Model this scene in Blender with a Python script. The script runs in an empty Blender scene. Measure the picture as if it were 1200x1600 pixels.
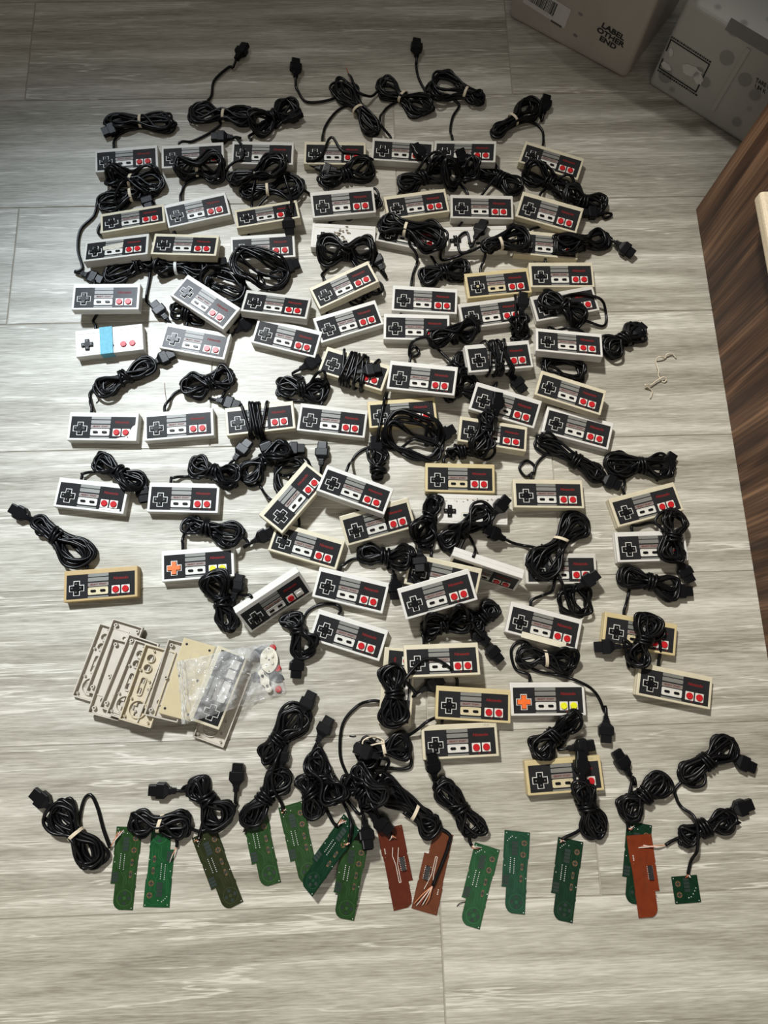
import bpy, bmesh, math, random
import numpy as np
from mathutils import Vector, Matrix

# ------------------------------------------------------------------ camera, world, lights, exposure
SC = bpy.context.scene
COL = SC.collection
FPX, TILT, ROLL, CAMH = 1109.0, 0.24335, 0.06752, 1.22156
FW = Vector((0, math.sin(TILT), -math.cos(TILT)))
_U0 = Vector((0, math.cos(TILT), math.sin(TILT)))
RT = Vector((1, 0, 0)) * math.cos(ROLL) + _U0 * math.sin(ROLL)
UP = Vector((1, 0, 0)) * -math.sin(ROLL) + _U0 * math.cos(ROLL)
EYE = Vector((0, 0, CAMH))
cd = bpy.data.cameras.new('camera')
cd.sensor_fit = 'VERTICAL'; cd.sensor_height = 32.0; cd.lens = FPX / 1600 * 32.0
cd.clip_start = 0.01
cam = bpy.data.objects.new('camera', cd); COL.objects.link(cam)
cam.matrix_world = Matrix(((RT.x, UP.x, -FW.x, 0), (RT.y, UP.y, -FW.y, 0), (RT.z, UP.z, -FW.z, CAMH), (0, 0, 0, 1)))
SC.camera = cam

wd = bpy.data.worlds.new('room_ambient'); SC.world = wd; wd.use_nodes = True
wd.node_tree.nodes['Background'].inputs[0].default_value = (1.0, 0.965, 0.90, 1)
wd.node_tree.nodes['Background'].inputs[1].default_value = 0.14

def lamp(name, kind, loc, target, energy, color, **kw):
    l = bpy.data.lights.new(name, kind); l.energy = energy; l.color = color
    for k, v in kw.items(): setattr(l, k, v)
    o = bpy.data.objects.new(name, l); COL.objects.link(o)
    o.location = loc
    o.rotation_euler = (Vector(target) - Vector(loc)).to_track_quat('-Z', 'Y').to_euler()
    return o
lamp('high_window_light', 'SPOT', (-2.0, 3.2, 5.0), (0.36, -0.47, 0), 1720.0, (1.0, 0.975, 0.925),
     spot_size=math.radians(28.4), spot_blend=0.58, shadow_soft_size=0.26)
lamp('daylight_glare', 'SPOT', (-2.1, 3.3, 5.0), (-0.50, 0.42, 0), 1000.0, (0.50, 0.74, 1.0),
     spot_size=math.radians(12.5), spot_blend=1.0, shadow_soft_size=0.22)
lamp('added_floor_fill', 'AREA', (0.3, -1.1, 2.6), (0.1, -0.1, 0), 4.0, (1.0, 0.93, 0.82), shape='RECTANGLE', size=1.0, size_y=0.6, spread=math.radians(110))  # added warm fill that brightens the near floor, not a known lamp

vs = SC.view_settings
vs.view_transform = 'Standard'; vs.look = 'None'; vs.gamma = 1.0; vs.use_curve_mapping = False
vs.exposure = 0.0

# ------------------------------------------------------------------ pixel <-> floor helpers
def W(px, py, z=0.0):
    d = FW + RT * ((px - 600) / FPX) + UP * ((800 - py) / FPX)
    s = (z - CAMH) / d.z
    return EYE + d * s
def ray(px, py):
    return (FW + RT * ((px - 600) / FPX) + UP * ((800 - py) / FPX))
def proj(p):
    v = Vector(p) - EYE
    d = v.dot(FW)
    return 600 + FPX * v.dot(RT) / d, 800 - FPX * v.dot(UP) / d

# ------------------------------------------------------------------ materials
MATS = {}
def mat(name, rgb, rough=0.5, spec=0.5, metal=0.0, var=0.0, scale=40.0, bump=0.0, bscale=300.0, stretch=None):
    if name in MATS: return MATS[name]
    m = bpy.data.materials.new(name); m.use_nodes = True; MATS[name] = m
    nt = m.node_tree; b = nt.nodes['Principled BSDF']
    b.inputs['Base Color'].default_value = (*rgb, 1)
    b.inputs['Roughness'].default_value = rough
    b.inputs['Metallic'].default_value = metal
    b.inputs['Specular IOR Level'].default_value = spec
    tc = nt.nodes.new('ShaderNodeTexCoord')
    src = tc.outputs['Object']
    if stretch:
        mp = nt.nodes.new('ShaderNodeMapping'); mp.inputs['Scale'].default_value = stretch
        nt.links.new(src, mp.inputs['Vector']); src = mp.outputs[0]
    if var:
        n = nt.nodes.new('ShaderNodeTexNoise'); n.inputs['Scale'].default_value = scale; n.inputs['Detail'].default_value = 4
        nt.links.new(src, n.inputs['Vector'])
        r = nt.nodes.new('ShaderNodeValToRGB')
        r.color_ramp.elements[0].position = 0.3; r.color_ramp.elements[1].position = 0.7
        r.color_ramp.elements[0].color = (*[c * (1 - var) for c in rgb], 1)
        r.color_ramp.elements[1].color = (*[min(1, c * (1 + var)) for c in rgb], 1)
        nt.links.new(n.outputs['Fac'], r.inputs[0]); nt.links.new(r.outputs[0], b.inputs['Base Color'])
    if bump:
        n = nt.nodes.new('ShaderNodeTexNoise'); n.inputs['Scale'].default_value = bscale; n.inputs['Detail'].default_value = 3
        nt.links.new(src, n.inputs['Vector'])
        bp = nt.nodes.new('ShaderNodeBump'); bp.inputs['Strength'].default_value = bump; bp.inputs['Distance'].default_value = 0.001
        nt.links.new(n.outputs['Fac'], bp.inputs['Height']); nt.links.new(bp.outputs[0], b.inputs['Normal'])
    return m

def wood_mat(name, cols, scale_vec, rough, dist, veinscale, fine=(1.0, 60.0), bump=0.15, rand=True, spec=0.5, amp=(0.05, 0.45, 0.6, 0.3), lines=0.0, ffreq=(5.0, 33.0), mfreq=(1.4, 5.0)):
    """layered stretched-noise wood: cols = ramp [(pos, rgb)], grain runs along local x after rotation"""
    m = bpy.data.materials.new(name); m.use_nodes = True; MATS[name] = m
    nt = m.node_tree; L = nt.links.new; N = nt.nodes.new
    b = nt.nodes['Principled BSDF']; b.inputs['Roughness'].default_value = rough
    b.inputs['Specular IOR Level'].default_value = spec
    tc = N('ShaderNodeTexCoord'); oi = N('ShaderNodeObjectInfo')
    off = N('ShaderNodeVectorMath'); off.operation = 'SCALE'; off.inputs[0].default_value = (7.3, 3.1, 5.7)
    L(oi.outputs['Random'], off.inputs['Scale'])
    add = N('ShaderNodeVectorMath'); add.operation = 'ADD'
    L(tc.outputs['Object'], add.inputs[0])
    if rand: L(off.outputs[0], add.inputs[1])
    def noise(vec, detail, rough=0.5, dst=0.0):
        mpx = N('ShaderNodeMapping'); mpx.inputs['Scale'].default_value = vec; L(add.outputs[0], mpx.inputs['Vector'])
        n = N('ShaderNodeTexNoise'); n.inputs['Scale'].default_value = 1.0; n.inputs['Detail'].default_value = detail
        n.inputs['Roughness'].default_value = rough; n.inputs['Distortion'].default_value = dst
        L(mpx.outputs[0], n.inputs['Vector']); return n.outputs['Fac']
    sx, sy, sz = scale_vec
    def mad(x, k, c):
        a = N('ShaderNodeMath'); a.operation = 'MULTIPLY_ADD'; a.inputs[1].default_value = k
        L(x, a.inputs[0])
        if isinstance(c, float): a.inputs[2].default_value = c
        else: L(c, a.inputs[2])
        return a.outputs[0]
    big = noise((sx, sy, sz), 2, 0.45, dist)                        # cathedral figure: contour lines of a slow noise
    mul = N('ShaderNodeMath'); mul.operation = 'MULTIPLY'; mul.inputs[1].default_value = veinscale; L(big, mul.inputs[0])
    sn = N('ShaderNodeMath'); sn.operation = 'SINE'; L(mul.outputs[0], sn.inputs[0])
    med = noise((sx * mfreq[0], sy * mfreq[1], sz * mfreq[1]), 4, 0.6, 0.3)
    fin = noise((sx * ffreq[0], sy * ffreq[1], sz * ffreq[1]), 3, 0.6)
    v = mad(sn.outputs[0], amp[0], mad(fin, amp[1], mad(med, amp[2], mad(big, amp[3], 0.5 - (amp[1] + amp[2] + amp[3]) / 2))))
    if lines:                                                       # thin pale scratches along the grain
        ln = noise((sx * 1.3, sy * 4.0, sz * 4.0), 5, 0.58, 0.15); msk = noise((sx * 2.5, sy * 1.6, sz * 1.6), 2)
        d = N('ShaderNodeMath'); d.operation = 'SUBTRACT'; d.inputs[1].default_value = 0.5; L(ln, d.inputs[0])
        ab = N('ShaderNodeMath'); ab.operation = 'ABSOLUTE'; L(d.outputs[0], ab.inputs[0])
        mr = N('ShaderNodeMapRange'); mr.inputs['From Min'].default_value = 0.0; mr.inputs['From Max'].default_value = 0.012; mr.inputs['To Min'].default_value = 1.0; mr.inputs['To Max'].default_value = 0.0
        L(ab.outputs[0], mr.inputs['Value'])
        mk = N('ShaderNodeMapRange'); mk.inputs['From Min'].default_value = 0.36; mk.inputs['From Max'].default_value = 0.56
        L(msk, mk.inputs['Value'])
        pr = N('ShaderNodeMath'); pr.operation = 'MULTIPLY'; L(mr.outputs[0], pr.inputs[0]); L(mk.outputs[0], pr.inputs[1])
        v = mad(pr.outputs[0], lines, v)
    rp = N('ShaderNodeValToRGB')
    el = rp.color_ramp.elements
    el[0].position, el[0].color = cols[0][0], (*cols[0][1], 1)
    el[1].position, el[1].color = cols[-1][0], (*cols[-1][1], 1)
    for p, c in cols[1:-1]:
        e = el.new(p); e.color = (*c, 1)
    L(v, rp.inputs[0]); L(rp.outputs[0], b.inputs['Base Color'])
    bp = N('ShaderNodeBump'); bp.inputs['Strength'].default_value = bump; bp.inputs['Distance'].default_value = 0.001
    L(v, bp.inputs['Height']); L(bp.outputs[0], b.inputs['Normal'])
    return m

M_FLOOR = wood_mat('floor_plank_tile', [(0.20, (0.205, 0.188, 0.148)), (0.42, (0.36, 0.338, 0.280)), (0.56, (0.46, 0.438, 0.372)), (0.80, (0.66, 0.635, 0.56))],
                   (0.8, 6.5, 6.5), 0.40, 0.5, 46.0, bump=0.2, spec=0.34, amp=(0.06, 0.72, 0.68, 0.45), lines=0.45, ffreq=(34.0, 66.0))
M_GROUT = mat('grout', (0.36, 0.335, 0.28), 0.8)
M_WALNUT = wood_mat('dark_walnut', [(0.16, (0.016, 0.008, 0.005)), (0.40, (0.050, 0.024, 0.014)), (0.58, (0.115, 0.058, 0.032)), (0.84, (0.30, 0.17, 0.095))],
                    (1.1, 9.0, 9.0), 0.45, 0.9, 30.0, bump=0.2, rand=False, spec=0.2, amp=(0.09, 0.65, 1.25, 0.5), ffreq=(3.0, 24.0), mfreq=(0.9, 3.2))
BODY = {
    'w': mat('shell_white', (0.66, 0.645, 0.60), 0.42, var=0.04, bump=0.15, bscale=1500),
    'g': mat('shell_grey', (0.56, 0.54, 0.485), 0.42, var=0.05, bump=0.15, bscale=1500),
    'b': mat('shell_beige', (0.60, 0.545, 0.40), 0.42, var=0.06, bump=0.15, bscale=1500),
    'y': mat('shell_yellowed', (0.56, 0.46, 0.245), 0.42, var=0.06, bump=0.15, bscale=1500),
    't': mat('shell_tan', (0.45, 0.315, 0.135), 0.42, var=0.05, bump=0.15, bscale=1500),
}
M_PLATE = mat('face_plate_black', (0.022, 0.022, 0.023), 0.26, 0.05, var=0.12, scale=60, bump=0.05, bscale=900)
M_STRIPE = mat('stripe_grey', (0.185, 0.185, 0.165), 0.45, var=0.06)
M_STRIPEP = mat('stripe_rose_grey', (0.21, 0.175, 0.155), 0.45, var=0.06)
M_LINE = mat('line_white', (0.62, 0.61, 0.57), 0.5, var=0.05)
M_PANELW = mat('panel_white', (0.66, 0.64, 0.58), 0.4, var=0.04)
M_PANELY = mat('panel_cream', (0.60, 0.52, 0.33), 0.4, var=0.05)
M_PAD = mat('pad_black', (0.007, 0.007, 0.0075), 0.30, 0.10, var=0.1)
M_RED = mat('button_red', (0.50, 0.018, 0.022), 0.28, 0.12, var=0.08)
M_ORANGE = mat('pad_orange', (0.85, 0.155, 0.025), 0.35, var=0.05)
M_YELLOW = mat('button_yellow', (0.80, 0.80, 0.02), 0.3, var=0.05)
M_GOLD = mat('pad_gold_centre', (0.48, 0.40, 0.22), 0.45, var=0.1)
M_REDTXT = mat('lettering_red', (0.21, 0.016, 0.016), 0.5, 0.1, var=0.05)
M_REDDIM = mat('lettering_dull_red', (0.15, 0.045, 0.040), 0.5, 0.1, var=0.05)
M_CABLE = mat('cable_black', (0.0035, 0.0035, 0.004), 0.30, 0.22, var=0.15, scale=80)
M_PLUG = mat('plug_black', (0.006, 0.006, 0.0068), 0.32, 0.13, var=0.12, scale=120, bump=0.1, bscale=1200)
M_BAND = mat('rubber_band', (0.70, 0.61, 0.46), 0.55, var=0.08)
M_TIE = mat('zip_tie_white', (0.72, 0.72, 0.70), 0.4, var=0.03)

# ------------------------------------------------------------------ object helpers
def obj(name, me, m=None, parent=None, M=None):
    o = bpy.data.objects.new(name, me); COL.objects.link(o)
    if m is not None and me is not None:
        if len(me.materials) == 0: me.materials.append(m)
        elif me.materials[0] is not m:
            o.material_slots[0].link = 'OBJECT'; o.material_slots[0].material = m
    if parent is not None: o.parent = parent
    if M is not None: o.matrix_local = M
    return o
def tag(o, label, cat, group=None, kind=None):
    if label: o['label'] = label
    if cat: o['category'] = cat
    if group: o['group'] = group
    if kind: o['kind'] = kind
    return o
def thing(name, label, cat, M, group=None):
    o = bpy.data.objects.new(name, None); COL.objects.link(o)
    o.empty_display_size = 0.02; o.matrix_world = M
    return tag(o, label, cat, group)
def bm_mesh(bm, name, smooth=False):
    me = bpy.data.meshes.new(name); bm.normal_update(); bm.to_mesh(me); bm.free()
    if smooth:
        me.polygons.foreach_set('use_smooth', [True] * len(me.polygons))
    return me
def add_box(bm, x0, x1, y0, y1, z0, z1, bev=0.0, seg=2, M=None):
    ret = bmesh.ops.create_cube(bm, size=1.0)
    vv = ret['verts']
    for v in vv:
        v.co = Vector((x0 + (v.co.x + .5) * (x1 - x0), y0 + (v.co.y + .5) * (y1 - y0), z0 + (v.co.z + .5) * (z1 - z0)))
    if bev > 0:
        es = list({e for v in vv for e in v.link_edges})
        r = bmesh.ops.bevel(bm, geom=es, offset=bev, segments=seg, affect='EDGES', profile=0.5)
        vv = list({v for f in r['faces'] for v in f.verts} | {v for v in vv if v.is_valid})
    if M is not None:
        for v in vv:
            if v.is_valid: v.co = M @ v.co
    return vv
def box_mesh(name, *a, **k):
    bm = bmesh.new(); add_box(bm, *a, **k); return bm_mesh(bm, name)
def add_cyl(bm, c, r0, r1, h, seg=16, M=None):
    ret = bmesh.ops.create_cone(bm, cap_ends=True, segments=seg, radius1=r0, radius2=r1, depth=h)
    T = Matrix.Translation(Vector(c) + Vector((0, 0, h / 2)))
    for v in ret['verts']:
        v.co = T @ v.co
        if M is not None: v.co = M @ v.co
    return ret['verts']
def prism_mesh(name, loops, z0, z1, bev=0.0):
    """extruded 2-D outline (first loop outer, rest holes) as mesh"""
    cu = bpy.data.curves.new(name, 'CURVE'); cu.dimensions = '2D'; cu.fill_mode = 'BOTH'
    cu.extrude = (z1 - z0) / 2 - bev; cu.bevel_depth = bev; cu.bevel_resolution = 1; cu.offset = -bev
    for lp in loops:
        s = cu.splines.new('POLY'); s.points.add(len(lp) - 1)
        for p, q in zip(s.points, lp): p.co = (q[0], q[1], 0, 1)
        s.use_cyclic_u = True
    o = bpy.data.objects.new(name, cu); COL.objects.link(o)
    bpy.context.view_layer.update()
    me = bpy.data.meshes.new_from_object(o.evaluated_get(bpy.context.evaluated_depsgraph_get()))
    bpy.data.objects.remove(o); bpy.data.curves.remove(cu)
    me.name = name; me.materials.clear()
    me.transform(Matrix.Translation((0, 0, (z0 + z1) / 2)))
    me.polygons.foreach_set('use_smooth', [False] * len(me.polygons))
    return me
def text_mesh(name, body, size, shear=0.0, bold=0.0, spacing=1.0, line=1.0, align='CENTER'):
    cu = bpy.data.curves.new(name, 'FONT'); cu.body = body; cu.size = size; cu.shear = shear; cu.offset = bold
    cu.align_x = align; cu.align_y = 'CENTER'; cu.space_character = spacing; cu.space_line = line
    cu.extrude = 0.00012; cu.resolution_u = 3
    o = bpy.data.objects.new(name, cu); COL.objects.link(o)
    bpy.context.view_layer.update()
    me = bpy.data.meshes.new_from_object(o.evaluated_get(bpy.context.evaluated_depsgraph_get()))
    bpy.data.objects.remove(o); bpy.data.curves.remove(cu)
    me.name = name; me.materials.clear()
    return me
def circ(cx, cy, r, n=20, a0=0.0):
    return [(cx + r * math.cos(a0 + 2 * math.pi * i / n), cy + r * math.sin(a0 + 2 * math.pi * i / n)) for i in range(n)]
def rrect(x0, x1, y0, y1, r, n=4):
    out = []
    for cx, cy, a in ((x1 - r, y1 - r, 0), (x0 + r, y1 - r, 90), (x0 + r, y0 + r, 180), (x1 - r, y0 + r, 270)):
        for i in range(n + 1):
            t = math.radians(a + 90 * i / n); out.append((cx + r * math.cos(t), cy + r * math.sin(t)))
    return out
def cross(cx, cy, e, h):
    p = [(h, e), (-h, e), (-h, h), (-e, h), (-e, -h), (-h, -h), (-h, -e), (h, -e), (h, -h), (e, -h), (e, h), (h, h)]
    return [(cx + a, cy + b) for a, b in p]
def tube_arrays(P, r, sides=7, closed=False):
    """tube verts/faces along Nx3 path"""
    P = np.asarray(P, float); n = len(P)
    T = np.gradient(P, axis=0) if not closed else (np.roll(P, -1, 0) - np.roll(P, 1, 0))
    T /= np.linalg.norm(T, axis=1)[:, None] + 1e-12
    up = np.array([0, 0, 1.0]); Nn = np.zeros_like(P)
    s = np.cross(T, up); ln = np.linalg.norm(s, axis=1)
    prev = None
    for i in range(n):
        if prev is None:
            v = s[i] if ln[i] > 1e-3 else np.array([1.0, 0, 0])
        else:
            v = prev - T[i] * (prev @ T[i])
        v = v / (np.linalg.norm(v) + 1e-12); Nn[i] = v; prev = v
    B = np.cross(T, Nn)
    a = np.arange(sides) * 2 * math.pi / sides
    rr = np.broadcast_to(np.asarray(r, float).reshape(-1, 1, 1), (n, 1, 1))
    V = P[:, None] + rr * (np.cos(a)[None, :, None] * Nn[:, None] + np.sin(a)[None, :, None] * B[:, None])
    F = []
    m = n if closed else n - 1
    i = np.arange(m)[:, None]; k = np.arange(sides)[None]
    i2 = (i + 1) % n; k2 = (k + 1) % sides
    F = np.stack([(i * sides + k), (i * sides + k2), (i2 * sides + k2), (i2 * sides + k)], -1).reshape(-1, 4)
    faces = F.tolist()
    if not closed:
        faces.append(list(range(sides))[::-1]); faces.append([(n - 1) * sides + q for q in range(sides)])
    return V.reshape(-1, 3), faces
def arrays_mesh(name, parts, Minv=None, smooth=True):
    V = []; F = []; o = 0
    for v, f in parts:
        V.append(v); F += [[q + o for q in g] for g in f]; o += len(v)
    V = np.concatenate(V)
    if Minv is not None:
        A = np.array(Minv); V = V @ A[:3, :3].T + A[:3, 3]
    me = bpy.data.meshes.new(name); me.from_pydata(V.tolist(), [], F)
    if smooth: me.polygons.foreach_set('use_smooth', [True] * len(me.polygons))
    return me

# ------------------------------------------------------------------ floor of wood-look plank tiles
YAW, V0, SP = 0.09702, 1.19039, 0.25316
cy_, sy_ = math.cos(YAW), math.sin(YAW)
def uv(px, py):
    p = W(px, py); return p.x * cy_ + p.y * sy_, -p.x * sy_ + p.y * cy_
floor = bpy.data.objects.new('floor', None); COL.objects.link(floor)
floor.matrix_world = Matrix.Rotation(YAW, 4, 'Z')
tag(floor, 'grey wood-look plank tile floor with thin grout lines', 'floor', kind='structure')
joints = {0: uv(797, 100)[0], 1: uv(616, 190)[0], 2: uv(20, 420)[0], 3: uv(420, 600)[0] + 0.9, 4: uv(868, 770)[0], 5: uv(667, 1100)[0], 6: uv(935, 1350)[0], 7: uv(692, 1500)[0]}
TL_ = uv(797, 100)[0] - uv(45, 100)[0]
for k in range(-4, 11):
    v1 = V0 - SP * (k - 1); v0 = v1 - SP
    j = joints.get(k, 0.2 + 0.37 * k)
    us = sorted(j + TL_ * i for i in range(-4, 5))
    for a, b in zip(us, us[1:]):
        a, b = max(a, -2.2), min(b, 2.3)
        if b - a < 0.05: continue
        g = 0.0011
        bm = bmesh.new()
        cu_, cv_ = (a + b) / 2, (v0 + v1) / 2
        add_box(bm, a + g - cu_, b - g - cu_, v0 + g - cv_, v1 - g - cv_, -0.009, 0.0, 0.0007, 1)
        obj('plank', bm_mesh(bm, 'plank'), M_FLOOR, floor, Matrix.Translation((cu_, cv_, 0)))
obj('grout_bed', box_mesh('grout_bed', -2.2, 2.3, -1.34, 2.45, -0.02, -0.0012), M_GROUT, floor)

# ------------------------------------------------------------------ height map of what already lies on the floor
HX0, HY0, HC = -0.95, -0.62, 0.003
HNX, HNY = 610, 740
HM = np.zeros((HNX, HNY), np.float32)
def hsample(h, x, y):
    i = np.clip(((np.asarray(x) - HX0) / HC).astype(int), 0, HNX - 1); j = np.clip(((np.asarray(y) - HY0) / HC).astype(int), 0, HNY - 1)
    return h[i, j]
def splat_pts(P, r):
    i = ((P[:, 0] - HX0) / HC).astype(int); j = ((P[:, 1] - HY0) / HC).astype(int)
    for di in (-1, 0, 1):
        for dj in (-1, 0, 1):
            ii = np.clip(i + di, 0, HNX - 1); jj = np.clip(j + dj, 0, HNY - 1)
            np.maximum.at(HM, (ii, jj), (P[:, 2] + r * (1.0 if di == 0 and dj == 0 else 0.6)).astype(np.float32))
def splat_slab(M, x0, x1, y0, y1, z):
    nx = int((x1 - x0) / 0.002) + 1; ny = int((y1 - y0) / 0.002) + 1
    gx, gy = np.meshgrid(np.linspace(x0, x1, nx), np.linspace(y0, y1, ny))
    P = np.stack([gx.ravel(), gy.ravel(), np.full(gx.size, z)], 1)
    A = np.array(M); P = P @ A[:3, :3].T + A[:3, 3]
    i = np.clip(((P[:, 0] - HX0) / HC).astype(int), 0, HNX - 1); j = np.clip(((P[:, 1] - HY0) / HC).astype(int), 0, HNY - 1)
    np.maximum.at(HM, (i, j), P[:, 2].astype(np.float32))
def Wz(px, py, h, add=0.006):
    z = 0.01
    for _ in range(3):
        p = W(px, py, z); z = float(hsample(h, p.x, p.y)) + add
    return W(px, py, z)
def pose(x, y, yaw, pitch, roll, z):
    return Matrix.Translation((x, y, z)) @ Matrix.Rotation(yaw, 4, 'Z') @ Matrix.Rotation(pitch, 4, 'X') @ Matrix.Rotation(roll, 4, 'Y')
def fit_pose(loc3, px4, pitch, roll, zc):
    """least squares x, y, yaw so that local points loc3 project on px4"""
    c = np.mean(px4, 0); p0 = W(c[0], c[1], 0.015)
    a = W(*px4[0], 0.015); b = W(*px4[1], 0.015)
    q = np.array([p0.x, p0.y, math.atan2(b.y - a.y, b.x - a.x)])
    def res(q):
        M = pose(q[0], q[1], q[2], pitch, roll, zc); out = []
        for l, t in zip(loc3, px4):
            u, v = proj(M @ Vector(l)); out += [u - t[0], v - t[1]]
        return np.array(out)
    for _ in range(12):
        r = res(q); J = np.stack([(res(q + e) - r) / 1e-4 for e in np.eye(3) * 1e-4], 1)
        q = q - np.linalg.lstsq(J, r, rcond=None)[0]
    return q, float(np.sqrt((res(q) ** 2).mean()))
def rest_z(q, pitch, roll, hw, hh, hm, low=0.0, soft=0.9):
    gx, gy = np.meshgrid(np.linspace(-hw, hw, 13), np.linspace(-hh, hh, 7))
    A = np.array(pose(q[0], q[1], q[2], pitch, roll, 0.0))
    P = np.stack([gx.ravel(), gy.ravel(), np.full(gx.size, low)], 1) @ A[:3, :3].T + A[:3, 3]
    d = hsample(hm, P[:, 0], P[:, 1]) * soft - P[:, 2]
    floor_lift = -P[:, 2].min()
    return max(float(np.percentile(d, 96)), float(floor_lift))
def settle(loc3, px4, hw, hh, ht, pitch=None, roll=None, lift=0.0):
    pr = (math.radians(pitch or 0), math.radians(roll or 0))
    q, e = fit_pose(loc3, px4, pr[0], pr[1], 0.0)
    for it in range(2):
        if pitch is None and roll is None:
            best = None
            for pd in range(-12, 13, 2):
                for rd in range(-6, 7, 2):
                    z = rest_z(q, math.radians(pd), math.radians(rd), hw, hh, HM)
                    en = z + 8e-5 * (abs(pd) + abs(rd))
                    if best is None or en < best[0]: best = (en, math.radians(pd), math.radians(rd), z)
            pr = best[1:3]; z = best[3]
        else:
            z = rest_z(q, pr[0], pr[1], hw, hh, HM)
        z += lift
        q, e = fit_pose(loc3, px4, pr[0], pr[1], z)
    return pose(q[0], q[1], q[2], pr[0], pr[1], z), e

# ------------------------------------------------------------------ dark wooden cabinet along the right
def plane_frame(pa, pb):
    """vertical plane through floor points pa->pb: origin, along, up, normal towards the camera"""
    ex = Vector((pb.x - pa.x, pb.y - pa.y, 0)); ln = ex.length; ex.normalize()
    n = Vector((ex.y, -ex.x, 0))
    if n.dot(EYE - pa) < 0: n = -n
    return pa.copy(), ex, n, ln
def on_plane(fr, px, py, off=0.0):
    o, ex, n, _ = fr; d = ray(px, py)
    t = (o + n * off - EYE).dot(n) / d.dot(n); p = EYE + d * t - o
    return p.dot(ex), p.z
def cols(x, y, z, t):
    return Matrix(((x.x, y.x, z.x, t.x), (x.y, y.y, z.y, t.y), (x.z, y.z, z.z, t.z), (0, 0, 0, 1)))
UPZ = Vector((0, 0, 1))
fr = plane_frame(W(1087, 327), W(1199, 1028))
o_, ex_, n_, ln_ = fr
# local x = up, local y = along the side, local z = out of the side
MC = cols(UPZ, n_.cross(UPZ).normalized(), n_, o_)
ys = 1 if MC.col[1].to_3d().dot(ex_) > 0 else -1
cab = thing('wooden_cabinet', 'dark walnut cabinet standing along the right edge of the floor', 'cabinet', MC)
def yr(a, b): return (min(ys * a, ys * b), max(ys * a, ys * b))
obj('side_panel', box_mesh('side_panel', 0.0, 0.74, *yr(0, 1.30), -0.022, 0.0, bev=0.0012), M_WALNUT, cab)
obj('back_panel', box_mesh('back_panel', 0.0, 0.74, *yr(0.002, 0.022), -0.45, -0.0225, bev=0.0012), M_WALNUT, cab)
obj('front_panel', box_mesh('front_panel', 0.0, 0.74, *yr(1.278, 1.298), -0.45, -0.0225, bev=0.0012), M_WALNUT, cab)
obj('cabinet_top', box_mesh('cabinet_top', 0.7405, 0.765, *yr(-0.01, 1.31), -0.46, 0.008, bev=0.002), M_WALNUT, cab)
a0, z0 = on_plane(fr, 1191, 297, 0.03)
obj('ledge', box_mesh('ledge', z0 - 0.022, z0, *yr(a0, 1.25), 0.0002, 0.034, bev=0.006, seg=3), mat('pale_laminate', (0.74, 0.62, 0.44), 0.5, var=0.12, scale=300), cab)

# ------------------------------------------------------------------ two shipping boxes at the top right
def spot_mat(name, rgb, dark, scale, thr):
    m = mat(name, rgb, 0.38, var=0.05, scale=6, bump=0.25, bscale=25)
    nt = m.node_tree; b = nt.nodes['Principled BSDF']; N = nt.nodes.new; L = nt.links.new
    tc = N('ShaderNodeTexCoord'); vo = N('ShaderNodeTexVoronoi'); vo.inputs['Scale'].default_value = scale; vo.inputs['Randomness'].default_value = 0.9
    L(tc.outputs['Object'], vo.inputs['Vector'])
    r = N('ShaderNodeValToRGB'); r.color_ramp.elements[0].position = thr; r.color_ramp.elements[1].position = thr + 0.05
    r.color_ramp.elements[0].color = (*dark, 1); r.color_ramp.elements[1].color = (1, 1, 1, 1)
    L(vo.outputs['Distance'], r.inputs[0])
    old = b.inputs['Base Color'].links[0].from_socket
    mx = N('ShaderNodeMix'); mx.data_type = 'RGBA'; mx.blend_type = 'MULTIPLY'; mx.inputs['Factor'].default_value = 1.0
    L(old, mx.inputs['A']); L(r.outputs[0], mx.inputs['B']); L(mx.outputs['Result'], b.inputs['Base Color'])
    return m
M_BOX1 = mat('film_wrapped_board', (0.42, 0.38, 0.33), 0.36, var=0.07, scale=14, bump=0.3, bscale=60)
M_BOX2 = spot_mat('spotted_grey_board', (0.44, 0.435, 0.40), (0.62, 0.61, 0.62), 20, 0.30)
M_INK = mat('ink_black', (0.012, 0.012, 0.012), 0.6, var=0.05)
M_PAPER = mat('label_paper', (0.62, 0.60, 0.57), 0.5, var=0.04)
M_FILM = mat('grey_tape', (0.20, 0.19, 0.185), 0.3, var=0.06)
def put_flat(name, me, fr, pxs, parent, m, lift=0.0006, thick=1.0):
    """map a mesh's xy bounding box on the rectangle of the box side spanned by pixels TL, TR, BL"""
    o, ex, n, _ = fr
    tl = on_plane(fr, *pxs[0]); tr = on_plane(fr, *pxs[1]); bl = on_plane(fr, *pxs[2])
    co = np.array([v.co for v in me.vertices]); lo = co.min(0); hi = co.max(0)
    u = (co - lo) / np.maximum(hi - lo, 1e-9)
    org = np.array(bl); vx = np.array(tr) - np.array(tl); vy = np.array(tl) - np.array(bl)
    pl = org + u[:, :1] * vx + u[:, 1:2] * vy
    zz = lift + (co[:, 2] - lo[2]) * thick
    Mi = np.array(parent.matrix_world.inverted())
    Wd = np.array(o)[None] + pl[:, :1] * np.array(ex) + pl[:, 1:2] * np.array(UPZ) + zz[:, None] * np.array(n)
    Wd = Wd @ Mi[:3, :3].T + Mi[:3, 3]
    for v, c in zip(me.vertices, Wd): v.co = c
    return obj(name, me, m, parent)
def quad(name, t=0.0004): return box_mesh(name, 0, 1, 0, 1, 0, t)
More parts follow.
